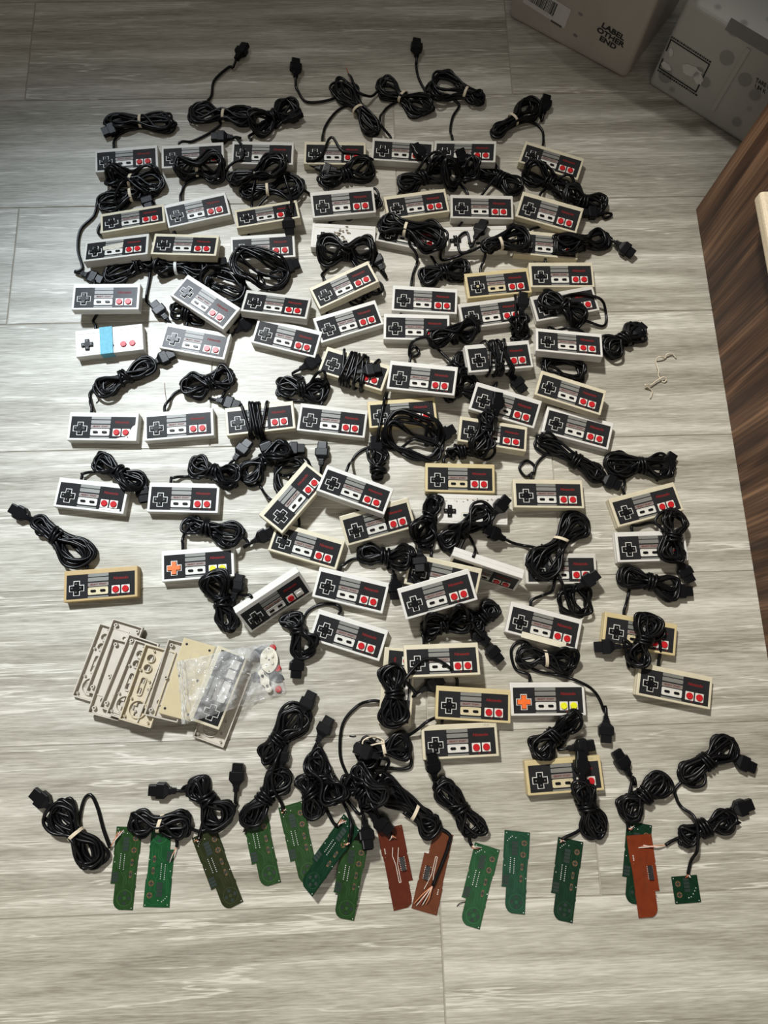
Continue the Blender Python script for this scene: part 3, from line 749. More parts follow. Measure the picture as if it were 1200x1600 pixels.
# plug mesh: local +x = towards the socket end, origin at the middle of the underside
def plug_mesh():
    bm = bmesh.new()
    def sect(x, w, h, z=7.0):
        out = []
        for a, b in rrect(-w / 2, w / 2, -h / 2, h / 2, min(w, h) * 0.16, 2): out.append(bm.verts.new((x * mm, a * mm, (z + b) * mm)))
        return out
    S = [(-23, 6.0, 6.0), (-14, 9, 8), (-14, 11.5, 9), (-11.5, 11.5, 9), (-5.5, 22.5, 13.5), (-4, 24.5, 13.8), (7.5, 24.5, 13.8), (8.2, 23.5, 13.0), (8.2, 18.0, 10.5), (21, 17.2, 10.0), (21, 14.6, 7.6), (18, 14.2, 7.2)]
    prev = None
    for x, w, h in S:
        cur = sect(x, w, h)
        if prev:
            n = len(cur)
            for i in range(n): bm.faces.new((prev[i], prev[(i + 1) % n], cur[(i + 1) % n], cur[i]))
        else: bm.faces.new(cur[::-1])
        prev = cur
    bm.faces.new(prev)
    for y in (-6, 6): add_cyl(bm, (1 * mm, y * mm, 13.7 * mm), 1.1 * mm, 1.0 * mm, 0.4 * mm, 8)
    for x in (-21, -18.5, -16): add_box(bm, (x - .6) * mm, (x + .6) * mm, -4.6 * mm, 4.6 * mm, 2.8 * mm, 11.2 * mm)
    bmesh.ops.recalc_face_normals(bm, faces=bm.faces)
    return bm_mesh(bm, 'plug')
ME_PLUG = plug_mesh()
bm = bmesh.new()
for k in range(4): add_cyl(bm, (0, (-4.8 + 3.2 * k) * mm, 0), .9 * mm, .9 * mm, .5 * mm, 8)
for k in range(3): add_cyl(bm, (2.4 * mm, (-3.2 + 3.2 * k) * mm, 0), .9 * mm, .9 * mm, .5 * mm, 8)
ME_PINS = bm_mesh(bm, 'socket_holes')
ME_PINS.transform(T((18.1 * mm, 0, 6.2 * mm)) @ Matrix.Rotation(math.pi / 2, 4, 'Y'))
M_BRASS = mat('pin_metal', (0.35, 0.30, 0.2), 0.3, metal=1.0)

CABLES = []
def cable(owner, A=None, B=None, w=16, tie=0.5, kind='self', plug=None, lead=(), tail=(), L=2, n=None, end=None, wrap=None, bare=None, exit_=None, seed=None, epx=None):
    CABLES.append(dict(owner=owner, A=A, B=B, w=w if isinstance(w, tuple) else (w, w), tie=tie, kind=kind, plug=plug, lead=lead, tail=tail, L=L, n=(n if n is not None and n < 5 else (9 if tie is not None else 7)), end=end, wrap=wrap, bare=bare, exit_=exit_, seed=seed if seed is not None else len(CABLES) + 11, epx=epx))
def lay_core(c):
    """find the bundle's path on what lies there now, remember the ground it lies on"""
    c['h'] = HM.copy()
    if c['A'] is None: return
    rng = np.random.RandomState(c['seed'])
    A = Wz(*c['A'], HM); B = Wz(*c['B'], HM)
    mid = (A + B) / 2
    sc = FPX / (mid - EYE).dot(FW)
    tgt = c['tail'][0] if c['tail'] else (c['plug'][:2] if c['plug'] else None)
    if c['end'] is None:
        if tgt is None: c['end'] = 'B'
        else:
            da = math.hypot(tgt[0] - c['A'][0], tgt[1] - c['A'][1]); db = math.hypot(tgt[0] - c['B'][0], tgt[1] - c['B'][1])
            c['end'] = 'A' if da < db else 'B'
    pts, info = bundle_core(A, B, c['w'][0] / sc, c['w'][1] / sc, c['tie'], c['n'], rng, c['end'])
    c['core'] = pts; c['info'] = info
    S = resample(catmull(pts, 4), 0.0045)
    S[:, 2] += smooth_base(S, HM)
    if c['L'] == 0: S[:, 2] *= 1.0
    splat_pts(S, CR)
def make_cable(c):
    own = c['owner']; h = c['h']
    if isinstance(own, int):
        par = COBJ[own]; M = CM[own]; ex = c['exit_'] or (-0.027, HHT, 0.009)
        out = Vector((ex[0], ex[1] + 0.012, ex[2] + .001))
    else:
        par = BOBJ[own]; M = BM[own]
        e0 = Wz(*c['epx'], h, 0.004); nx = Wz(*c['lead'][0], h, 0.006); e1 = e0 + (nx - e0) * 0.35
        c['e0'] = e0
    if isinstance(own, int): e0 = M @ Vector(ex); e1 = M @ out
    Mi = M.inverted()
    ctrl = [(e0.x, e0.y, 0.0), (e1.x, e1.y, 0.0)]
    if c['wrap']:
        # cord wound around the controller: local rounded rectangles marching along x
        x0, x1, turns = c['wrap']; rng = np.random.RandomState(c['seed'])
        P = []
        hh, zt = HHT + CR + .0006, TH + CR + .0008
        prof = [(hh, .004), (hh, .0135), (hh - .004, zt), (hh * .4, zt + .001), (-hh * .4, zt + .001), (-hh + .004, zt), (-hh, .0135), (-hh, .004), (-hh + .004, -.003), (0, -.0035), (hh - .004, -.003)]
        lay = 0
        for k in range(turns):
            xa = x0 + (x1 - x0) * (k % max(1, turns)) / max(1, turns - 1) + rng.normal(0, .002); sl = rng.normal(0, .006)
            ex_ = rng.uniform(0, .007)
            for j, (y, z) in enumerate(prof):
                zz = z + (ex_ if z > TH else 0); yy = y * (1 + .08 * rng.rand())
                P.append((xa + sl * y / hh + (x1 - x0) / turns * j / len(prof), yy, zz))
        P = catmull(np.array(P), 5)
        A_ = np.array(M); V = P @ A_[:3, :3].T + A_[:3, 3]
        parts = [tube_arrays(V[::2], CR, 7)]
        # the loose end up to the plug, draped
        if c['plug']:
            parts += tail_parts(c, V[-2:], h, Mi, par)
        co = obj('cable', arrays_mesh('cable', parts, Mi), M_CABLE, par)
        return
    for q in c['lead']:
        p = Wz(*q, h); ctrl.append((p.x, p.y, CR))
    nlead = len(ctrl)
    if c['A'] is not None:
        ctrl += [tuple(p) for p in c['core']]
    ncore = len(ctrl)
    for q in c['tail']:
        p = Wz(*q, h); ctrl.append((p.x, p.y, CR + .001))
    pm = None
    if c['plug']:
        x, y, a = c['plug']; ar = math.radians(a)
        p = Wz(x, y, h, 0.007); q = Wz(x + 12 * math.cos(ar), y - 12 * math.sin(ar), h, 0.007)
        q.z = p.z
        ya = math.atan2(q.y - p.y, q.x - p.x)
        hb = [float(hsample(h, p.x + d * math.cos(ya) * .001, p.y + d * math.sin(ya) * .001)) for d in (-16, -8, 0, 8, 16)]
        if c.get('h2') is not None:
            hb = [float(hsample(c['h2'], p.x + d * math.cos(ya) * .001, p.y + d * math.sin(ya) * .001)) for d in (-16, -8, 0, 8, 16)]
        zb = max(np.mean(sorted(hb)[-3:]), 0.0); slope = math.atan2((hb[4] + hb[3] - hb[0] - hb[1]) / 2, 0.024) * 0.6
        zb = max(zb, abs(math.sin(slope)) * 0.022)
        rl = (c['seed'] * 37 % 40 - 20) * math.pi / 180 * 0.8
        PM = T((p.x, p.y, zb + 0.0003 + abs(math.sin(rl)) * 0.011)) @ Matrix.Rotation(ya, 4, 'Z') @ Matrix.Rotation(-slope, 4, 'Y') @ Matrix.Rotation(rl, 4, 'X')
        pm = PM
        n0 = PM @ Vector((-.040, 0, .005)); n1 = PM @ Vector((-.021, 0, .007))
        ctrl += [(n0.x, n0.y, CR), (n1.x, n1.y, CR)]
    S = resample(catmull(np.array(ctrl), 5), 0.0042)
    S[:, 2] += smooth_base(S, h)
    S[:, 2] = np.maximum(S[:, 2], CR)
    # leave the shell at the height of its grommet, reach the plug at the height of its neck
    d = np.r_[0, np.cumsum(np.linalg.norm(np.diff(S[:, :2], axis=0), axis=1))]
    wgt = np.clip(1 - (d - 0.008) / 0.030, 0, 1); wgt = wgt * wgt * (3 - 2 * wgt)
    S[:, 2] = S[:, 2] * (1 - wgt) + e0.z * wgt
    if pm is not None:
        dr = d[-1] - d; wgt = np.clip(1 - dr / 0.030, 0, 1); wgt = wgt * wgt * (3 - 2 * wgt)
        S[:, 2] = S[:, 2] * (1 - wgt) + (pm @ Vector((-.021, 0, .007))).z * wgt
    parts = [tube_arrays(S, CR, 7)]
    bands = []
    if c['A'] is not None and c['tie'] is not None:
        cen, ax, sd, rtl, rtv = c['info']
        zb = float(smooth_base(np.array([[*cen, 0]] * 9), h)[4])
        rng = np.random.RandomState(c['seed'] + 5)
        if c['kind'] == 'self':
            for k in range(3):
                R = ring(cen, ax, sd, rtl + CR * 1.25, rtv + CR * 1.1, zb + rtv + CR * .6, rng.normal(0, .25), 20, (k - 1) * 2.1 * CR)
                R[:, 2] = np.maximum(R[:, 2], CR)
                parts.append(tube_arrays(R, CR, 7, closed=True))
        else:
            bp = []
            tl = rng.normal(.0, .12)
            for k in range(3):
                R = ring(cen, ax, sd, rtl + CR * .9, rtv + CR * .8, zb + rtv + CR * .4, tl, 22, (k - 1) * 0.0017)
                R[:, 2] = np.maximum(R[:, 2], .001)
                bp.append(tube_arrays(R, 0.0012, 6, closed=True))
            bands.append(bp)
    co = obj('cable', arrays_mesh('cable', parts, Mi), M_CABLE, par)
    for bp in bands:
        if c['kind'] == 'zip': obj('zip_tie', arrays_mesh('zip_tie', bp, Mi), M_TIE, co)
        else: obj('rubber_band', arrays_mesh('rubber_band', bp, Mi), M_BAND, co)
    if pm is not None:
        pg = obj('plug', ME_PLUG, M_PLUG, par, Mi @ pm); obj('socket_holes', ME_PINS, M_BRASS, pg)
    if c['bare']:
        e = S[-1]; b = W(*c['bare'], float(e[2]) + .004)
        Pn = np.linspace(e, (b.x, b.y, b.z), 6)
        obj('bare_wire', arrays_mesh('bare_wire', [tube_arrays(Pn, .0011, 6)], Mi), M_REDWIRE, co)
def tail_parts(c, V, h, Mi, par):
    x, y, a = c['plug']; ar = math.radians(a)
    hh = c.get('h2') if c.get('h2') is not None else HM
    p = Wz(x, y, hh, 0.007); q = Wz(x + 12 * math.cos(ar), y - 12 * math.sin(ar), hh, 0.007); q.z = p.z
    ya = math.atan2(q.y - p.y, q.x - p.x)
    zb = float(hsample(hh, p.x, p.y)) * 0.9
    PM = T((p.x, p.y, zb)) @ Matrix.Rotation(ya, 4, 'Z')
    n1 = PM @ Vector((-.021, 0, .007)); n0 = PM @ Vector((-.034, 0, .007))
    ctrl = [tuple(V[-1])] + [tuple(Wz(*t, hh)) for t in c['tail']] + [tuple(n0), tuple(n1)]
    S = catmull(np.array(ctrl), 8)
    pg = obj('plug', ME_PLUG, M_PLUG, par, Mi @ PM); obj('socket_holes', ME_PINS, M_BRASS, pg)
    return [tube_arrays(S, CR, 7)]
M_REDWIRE = mat('wire_red', (0.42, 0.10, 0.06), 0.5, var=0.08)

# ---- owner, bundle ends A-B, half widths, tie position, tie kind, plug (x, y, angle), lead / tail way points (photograph pixels)
c_ = cable
c_(1,(163,190),(274,192),(15,19),.52,'band',(176,203,200),lead=[(180,214),(196,203)],end='A')
c_(2,(296,178),(400,186),(20,20),.52,'band',(378,83,58),lead=[(300,219),(325,207),(344,193)],tail=[(328,152),(334,125),(358,103)],end='A')
c_(3,(394,206),(462,164),(20,20),.5,'self',(458,186,25),lead=[(391,212)])
c_(4,(527,128),(588,212),(19,17),.55,'band',(461,108,90),lead=[(508,196),(526,172),(545,163)],tail=[(522,152),(480,158),(464,138)],end='A')
c_(5,(590,130),(672,178),(20,22),.48,'band',None,lead=[(594,190),(600,172),(618,158)],tail=[(575,155),(558,140),(545,117)],bare=(541,106),end='A')
c_(6,(672,128),(756,158),(30,20),.66,'band',(650,76,90),lead=[(704,200),(708,180),(718,162)],tail=[(668,142),(654,120),(650,98)],end='A')
c_(7,(771,213),(838,160),(12,20),.45,'band',(851,164,80),lead=[(849,205),(838,192),(818,187)],tail=[(845,180)],end='B')
c_(8,(165,272),(258,288),(20,22),.4,'band',(231,314,-85),lead=[(180,305)],end='B')
c_(11,(156,322),(222,302),(16,16),.75,'band',(145,434,-20),lead=[(152,362),(160,345)],tail=[(146,336),(125,358),(121,390),(128,418)],L=0,end='A')
c_(22,(163,436),(240,408),(16,24),.7,'self',(250,486,130),lead=[(150,440)],tail=[(232,440),(228,468),(238,478)],L=0,end='B')
c_(9,(275,270),(352,268),(18,24),.45,'band',(347,215,180),lead=[(284,300),(290,285)],tail=[(366,252),(378,246),(380,230),(368,217)],end='B')
c_(10,(360,288),(447,256),(18,22),.45,'band',(452,357,-90),lead=[(393,305),(396,290)],tail=[(447,285),(455,312),(454,335)],end='B')
c_(13,(378,304),(474,292),(14,24),.42,'band',None,lead=[(392,350),(400,325)],tail=[(484,302),(492,312)],L=0,end='B')
c_(12,(243,420),(326,420),(15,18),.4,'zip',(338,414,10),lead=[],L=0,end='B')
c_(23,(322,436),(386,462),(24,20),None,'self',None,lead=[(330,440)],L=0,n=6)
c_(30,(268,484),(318,500),(14,14),.5,'self',None,lead=[],L=0,n=4)
c_(31,(356,500),(398,480),(8,10),.5,'self',(382,508,35),lead=[(400,490)],L=0,n=3)
c_(24,(364,402),(450,440),(26,26),None,'self',(451,417,20),lead=[(412,440),(405,425)],n=6)
c_(14,(500,284),(582,266),(14,20),.5,'self',(510,266,-15),lead=[(520,292)],tail=[(582,248),(560,239),(535,235),(518,223),(500,244)],end='B')
c_(15,(620,292),(700,268),(18,20),.5,'self',(656,240,128),L=2)
c_(16,(692,286),(746,262),(18,18),.5,'self',(722,248,125),L=2)
c_(20,(745,262),(812,298),(17,20),.55,'self',None,L=0,lead=[])
c_(17,(818,268),(892,302),(18,20),.55,'self',None,L=2,n=6)
c_(21,(880,304),(944,324),(20,20),.5,'self',(926,333,180),L=2,tail=[(945,340)],end='B')
c_(18,(528,338),(594,312),(12,18),.6,'self',None,L=0,n=4)
c_(25,(498,386),(586,402),(27,30),.5,'self',(590,408,120),L=2,n=6,lead=[(505,425)])
c_(32,(548,470),(592,444),(14,16),.5,'self',None,L=0,n=4)
c_(19,(655,436),(730,418),(16,18),.5,'self',None,L=0,lead=[(640,345)],n=5)
c_(26,(592,356),(694,388),(22,26),.4,'band',None,lead=[(646,425),(652,405),(640,380)],tail=[(690,407),(718,404),(735,390)],n=5,L=4,end='B')
c_(27,(752,398),(824,368),(14,24),.38,'band',(751,361,50),lead=[(757,405),(760,388)],tail=[(722,395),(716,372),(730,362)],L=4,end='A')
c_(28,(868,386),(950,372),(20,20),.5,'self',(976,389,-35),lead=[(860,395)],tail=[(958,374)],L=4,end='B')
c_(29,(135,464),(205,466),(10,10),None,'self',None,L=0,lead=[(146,498)],n=3)
c_(45,(432,606),(512,612),(17,22),.5,'self',(485,568,60),lead=[(456,625),(440,615)],tail=[(474,590)],end='A')
c_(37,(668,540),(748,516),(15,16),.5,'self',None,lead=[(645,556),(640,548),(648,540),(655,551),(640,556),(648,530)],L=4,n=5)
c_(33,(690,598),(732,556),(20,18),.5,'self',None,L=0,n=5)
c_(41,(694,620),(742,596),(18,18),.4,'self',None,L=0,lead=[(745,625)],n=5)
c_(34,(810,494),(814,534),(17,17),.5,'self',(816,474,85),L=4,n=4,exit_=(.052,HHT,.009))
c_(35,(848,462),(912,506),(20,20),.5,'self',None,lead=[],tail=[(945,508),(942,478),(905,458),(870,466)],L=2,n=5,end='B')
c_(39,(945,550),(1002,514),(22,20),.5,'self',(994,520,40),L=2,lead=[],n=5)
c_(40,(846,572),(914,584),(18,22),None,'self',None,L=0,n=5)
c_(43,(868,628),(918,642),(9,9),None,'self',None,L=0,n=2)
c_(36,wrap=(-.024,.022,9),plug=(577,578,10))
c_(38,wrap=(-.020,.010,8),plug=(808,598,-50),tail=[(800,575)],L=4)
c_(48,wrap=(-.022,.004,9),plug=(416,698,-70))
c_(42,(746,718),(764,648),(19,16),.6,'self',(775,632,85),lead=[(765,640)],L=4,n=6,end='B')
c_(57,(838,684),(942,748),(12,20),.58,'self',(952,752,-25),lead=[(833,738),(822,744),(812,730),(824,719),(836,728),(834,742),(840,722),(858,708),(880,712)],end='B')
c_(52,(604,660),(690,698),(28,30),None,'self',(694,678,30),lead=[(556,710),(585,696),(620,702)],tail=[(672,660)],L=4,n=6)
c_(44,(590,700),(592,748),(16,14),.7,'self',(587,700,95),lead=[],n=4,L=4)
c_(46,(152,612),(240,570),(17,16),.5,'self',(256,560,25),lead=[(141,626),(144,608)],end='B')
c_(47,(286,612),(366,588),(22,24),.55,'self',(357,630,-15),lead=[(262,630),(278,610)],tail=[(345,622)],end='B')
c_(51,(378,746),(452,696),(22,20),.5,'self',(458,702,0),lead=[(408,762),(398,740)],end='B',L=2)
c_(50,(296,726),(372,748),(20,20),.5,'self',(379,704,50),lead=[(270,748),(288,744)],end='B')
c_(54,(430,748),(484,742),(30,30),None,'self',(504,709,85),L=0,n=6,tail=[(495,740)])
c_(49,(150,718),(226,762),(16,18),.5,'self',(222,768,-80),lead=[(128,742),(150,736)],end='B')
c_(53,(585,806),(628,796),(8,8),None,'self',None,L=0,n=2)
c_(65,(560,862),(645,872),(15,24),.5,'self',(615,918,-85),lead=[(536,884),(556,872)],tail=[(606,890)],end='B')
c_(63,(288,818),(380,838),(16,20),.4,'self',(410,837,30),lead=[(286,845),(294,828)],tail=[(388,848)],end='B')
c_(61,(690,854),(766,796),(22,20),.45,'self',(780,791,50),lead=[(740,850),(722,826),(702,818)],L=4,end='B')
c_(66,(682,778),(656,852),(16,22),.45,'self',(657,880,-90),L=4,lead=[(668,860)],end='B')
c_(55,(696,712),(744,700),(10,12),.5,'self',None,L=0,n=3)
c_(58,(946,724),(1052,732),(22,22),.5,'self',(1042,724,60),lead=[(976,750),(970,715)],end='B')
c_(59,(1052,798),(1042,880),(24,24),.55,'self',(1070,893,-60),lead=[(995,822),(1020,818),(1042,840)],end='B')
c_(75,(968,898),(1062,922),(18,22),.5,'self',(1062,924,0),lead=[(981,935),(990,912)],end='B')
c_(74,(832,898),(908,808),(26,30),.6,'thin',(768,836,130),lead=[(848,930),(860,925),(868,905)],tail=[(840,862),(800,848)],L=4,end='A',n=6)
c_(60,(894,918),(902,962),(24,22),None,'self',(920,907,35),L=2,n=6,tail=[(895,935)])
c_(62,(54,812),(140,878),(13,22),.42,'self',(34,802,150),lead=[(126,884)],end='A')
c_(64,(330,896),(362,986),(24,18),.5,'self',(372,917,75),lead=[(386,934),(370,928)],tail=[(364,935)],end='A',exit_=(-.027,HHT,.009))
c_(69,(660,984),(736,966),(20,20),.45,'self',(768,1020,-50),lead=[(661,990)],tail=[(745,985),(755,1000)],L=4,end='B')
c_(67,(734,982),(774,946),(16,18),.5,'self',(746,994,-40),L=2,n=5)
c_(68,(454,958),(484,1024),(22,22),.4,'self',(462,1040,-95),lead=[(520,944),(495,946),(476,962)],tail=[(468,1015)],end='B')
c_(71,(612,1036),(620,1134),(22,24),.5,'self',(674,1068,30),lead=[(704,1044),(680,1030),(655,1036)],tail=[(648,1082)],L=4,n=6,end='A')
c_(70,(540,1214),(590,1256),(22,22),.5,'self',None,lead=[(560,1102),(536,1130),(531,1175),(540,1206)],n=5)
c_(72,(560,1180),(640,1160),(26,24),.5,'band',(606,1235,-60),lead=[(668,1126),(648,1142)],tail=[(640,1200)],n=6,end='B')
c_(73,(806,1022),(898,1036),(20,22),.5,'band',(947,1140,-90),lead=[(806,1045),(799,1018),(808,1004),(826,1006)],tail=[(838,1048),(882,1058),(930,1082),(945,1112)],end='A')
c_(77,(834,1180),(906,1114),(24,14),.45,'self',(908,1166,8),lead=[(856,1182)],tail=[(882,1160)],L=2)
c_(76,(986,1042),(1012,964),(18,26),.5,'self',(953,1010,185),lead=[(1035,1020),(1028,990),(1012,985)],tail=[(975,1000)],L=4,n=6)
# boards
c_('B1',(84,1256),(156,1350),(26,24),.5,'band',(67,1250,140),lead=[(160,1295),(151,1262),(140,1242),(128,1255)],end='A',n=6,epx=(172, 1325))
c_('B2',(205,1284),(298,1288),(20,22),.5,'band',(371,1214,85),lead=[(276,1318),(272,1300)],tail=[(310,1299),(346,1286),(370,1256)],end='B',n=6,epx=(276, 1323))
c_('B3',(302,1216),(352,1288),(22,26),.45,'self',(254,1234,178),lead=[(312,1302)],tail=[(284,1232)],end='A',n=6,epx=(310, 1312))
c_('B4',(384,1290),(446,1202),(20,24),.5,'self',(441,1183,80),lead=[(384,1296)],end='B',epx=(384, 1299))
c_('B5',(410,1188),(474,1106),(18,24),.4,'self',(481,1100,65),lead=[(440,1255),(424,1215)],end='B',epx=(442, 1268))
c_('B6',(474,1210),(500,1276),(20,18),.45,'self',(508,1140,62),lead=[(520,1284)],tail=[(496,1168)],end='A',epx=(528, 1291))
c_('B7',(486,1178),(532,1252),(20,22),.5,'self',(571,1305,-85),lead=[(548,1300),(545,1270)],tail=[(562,1270)],end='B',epx=(545, 1316))
c_('B8',(556,1200),(600,1256),(18,18),.4,'self',(596,1283,-40),lead=[(600,1290),(590,1270)],L=4,epx=(612, 1304))
c_('B9',(588,1216),(682,1296),(18,24),.65,'band',(572,1176,160),lead=[(690,1352),(701,1320),(698,1300)],end='A',n=6,epx=(676, 1384))
c_('B10',(684,1222),(750,1302),(20,20),.5,'self',(674,1194,92),lead=[(734,1316),(732,1305)],end='A',epx=(737, 1321))
c_('B12',(904,1222),(936,1306),(20,20),.45,'self',(907,1198,88),lead=[(884,1308),(908,1296),(914,1275)],L=4,end='A',epx=(877, 1312))
c_('B13',(970,1274),(1040,1214),(22,20),.5,'self',(972,1192,120),lead=[(982,1285)],tail=[(990,1215)],end='A',epx=(981, 1296))
c_('B14',(1058,1308),(1146,1276),(20,18),.45,'self',(1156,1262,20),lead=[(1042,1320),(1056,1312)],end='B',epx=(1040, 1321))
c_('B15',(1064,1216),(1148,1158),(20,20),.45,'self',(1160,1192,-25),lead=[(1080,1345),(1092,1315),(1080,1275),(1066,1262),(1058,1246),(1060,1228)],end='B',L=4,epx=(1075, 1366))

# ------------------------------------------------------------------ loose circuit boards
BWD, BLN = 0.0405, 0.119
def outline(mir):
    p = [(-20.2, 59.5), (20.2, 59.5), (20.2, 21), (19.0, 20), (19.0, 13), (18.4, 12), (18.4, -24), (19.2, -25), (19.2, -28), (18.4, -29), (18.4, -59.5)]
    p += [(-3, -59.5)] + [(-1 - 12 * math.sin(math.radians(a)), -46 - 13.5 * math.cos(math.radians(a))) for a in (15, 30, 45, 60, 75, 90)]
    p += [(-13, -23), (-20.4, -23), (-20.4, -21.5), (-20.0, -21), (-20.0, 14), (-19.2, 15), (-19.2, 18), (-20.2, 19)]
    s = -1 if mir else 1
    q = [(s * x * mm, y * mm) for x, y in p]
    return q[::-1] if not mir else q
BT = 0.0016
ME_BRD = prism_mesh('substrate', [outline(False)], 0, BT); ME_BRDM = prism_mesh('substrate_red', [outline(True)], 0, BT)
ME_BRDS = prism_mesh('substrate_small', [rrect(-.0205, .0205, -.0195, .0195, .0005, 1)], 0, BT)
def strips(segs, w, z, name):
    parts = []
    for pl in segs:
        for (x0, y0), (x1, y1) in zip(pl, pl[1:]):
            dx, dy = x1 - x0, y1 - y0; l = math.hypot(dx, dy) or 1; nx, ny = -dy / l * w / 2, dx / l * w / 2
            v = np.array([(x0 + nx, y0 + ny, z), (x0 - nx, y0 - ny, z), (x1 - nx, y1 - ny, z), (x1 + nx, y1 + ny, z)]) * np.array((mm, mm, 1)); parts.append((v, [[0, 1, 2, 3]]))
    return arrays_mesh(name, parts, smooth=False)
SEG = [[(-16, 40), (-16, 22), (-12, 17), (-12, -2)], [(-14, 44), (-13.5, 24), (-10, 18)], [(1, 40), (5, 36), (5, 20), (2, 14)], [(12, 38), (12, 31)], [(17, 50), (17, 5), (13, 0), (13, -18)],
       [(-2, -6), (4, -14), (4, -24)], [(-6, -5), (0, -14), (0, -28)], [(8, 2), (14, -6), (14, -26), (12, -32)], [(-10, -24), (-10, -34)], [(-5, 56), (8, 56), (16, 52)], [(15, -34), (15, -52), (8, -57), (-2, -57)], [(6, 12), (10, 12)], [(3, 22), (8, 16), (8, -20)]]
ME_TR = strips(SEG, 0.7, BT + .0002, 'traces')
def dots(pts, r, z, hgt, name, seg=8):
    bm = bmesh.new()
    for x, y in pts: add_cyl(bm, (x * mm, y * mm, z), r * mm, r * .6 * mm, hgt, seg)
    return bm_mesh(bm, name)
ME_SOL = dots([(-15, 44.5), (-12.6, 47.2), (-10.2, 49.5), (-7.8, 51.6), (-2, 50)] + [(-8.5, 20 - 3 * i) for i in range(8)] + [(-2.5, 19 - 3 * i) for i in range(8)] + [(-17, 8), (17, -8), (17.5, 57), (-17, 56), (16, -57)], .85, BT, .0008, 'solder_joints')
ME_SOLS = dots([(2, -12), (6, -11), (10, -7), (13, -3), (15.5, 1), (-18, 17), (-18, -17), (17.5, -17)], .85, BT, .0008, 'solder_joints_small')
def padblock(x0, x1, y0, y1, n):
    bm = bmesh.new(); st = (y1 - y0) / n
    for i in range(n): add_box(bm, x0 * mm, x1 * mm, (y0 + st * i + .5) * mm, (y0 + st * (i + 1) - .5) * mm, BT, BT + .0003)
    return bm_mesh(bm, 'carbon_pad')
ME_CP1, ME_CP2 = padblock(-7, 2, 24, 45, 4), padblock(-19, -9.5, -21, -6, 3)
def contact(R): return prism_mesh('contact_pad', [circ(0, 0, R, 16)], BT, BT + .0003)
ME_CON, ME_CONX = contact(4.2 * mm), prism_mesh('contact_cross', [cross(0, 0, 3.2 * mm, 1.0 * mm)], BT + .0003, BT + .0005)
ME_DRING = prism_mesh('pad_ring', [circ(0, 0, 12 * mm, 24), circ(0, 0, 10.8 * mm, 24)], BT, BT + .0003)
ME_DOT = contact(2.6 * mm); ME_OV = prism_mesh('pad_oval', [rrect(-1.9 * mm, 1.9 * mm, -5 * mm, 5 * mm, 1.6 * mm, 3)], BT, BT + .0003)
bm = bmesh.new(); add_box(bm, -3.4 * mm, 3.4 * mm, -10 * mm, 10 * mm, BT + .0008, BT + .0042, .0003, 1)
ME_CHIP = bm_mesh(bm, 'chip')
bm = bmesh.new()
for s in (-1, 1):
    for i in range(8): add_box(bm, (s * 4.1 - .5) * mm, (s * 4.1 + .5) * mm, (-9 + 2.57 * i - .35) * mm, (-9 + 2.57 * i + .35) * mm, BT, BT + .001)
ME_LEGS = bm_mesh(bm, 'chip_legs')
ME_WLINE = strips([[(-1, 30), (-4, 18), (-1.5, 4), (-1.5, -22), (1.5, -22), (1.5, 4), (5, 18), (8, 28)]], .8, BT + .0003, 'jumper_outline')
ME_HOLES = dots([(-17, 56), (17, 57), (-16, -56), (15, 8), (-15, 18), (14, -30)], .9, BT, .0003, 'plated_holes')
ME_PRINT = strips([[(-15 + .0, 30 - 2.2 * i), (-13.2, 30 - 2.2 * i)] for i in range(4)] + [[(15, -30 - 3 * i), (15, -31.6 - 3 * i)] for i in range(6)], 1.1, BT + .0003, 'board_print')
GREENS = {'g': (0.018, 0.050, 0.014), 'l': (0.011, 0.066, 0.022), 'o': (0.021, 0.026, 0.010), 'd': (0.005, 0.025, 0.011), 't': (0.010, 0.052, 0.026)}
GM = {k: mat('board_green_' + k, v, 0.32, 0.12, var=0.18, scale=120) for k, v in GREENS.items()}
TM = {k: mat('trace_green_' + k, tuple(min(1, c * 1.7 + .004) for c in v), 0.35, 0.12, var=0.1) for k, v in GREENS.items()}
M_BRED = mat('board_red', (0.088, 0.017, 0.007), 0.40, 0.08, var=0.12, scale=90); M_BRED2 = mat('board_orange_red', (0.165, 0.030, 0.010), 0.40, 0.08, var=0.12, scale=90)
M_BRED3 = mat('board_brown_red', (0.118, 0.036, 0.015), 0.40, 0.08, var=0.12, scale=90)
M_SOLDER = mat('solder', (0.82, 0.83, 0.82), 0.35, metal=0.35, var=0.05)
M_CARBON = mat('carbon_pad', (0.010, 0.022, 0.018), 0.5, var=0.2)
M_COPPER = mat('contact_copper', (0.16, 0.085, 0.035), 0.4, var=0.2)
M_CHIP = mat('chip_black', (0.013, 0.013, 0.014), 0.45, var=0.1)
M_WIREW = mat('wire_white', (0.72, 0.66, 0.58), 0.5, var=0.05); M_WIREO = mat('wire_orange', (0.62, 0.25, 0.12), 0.5, var=0.06)
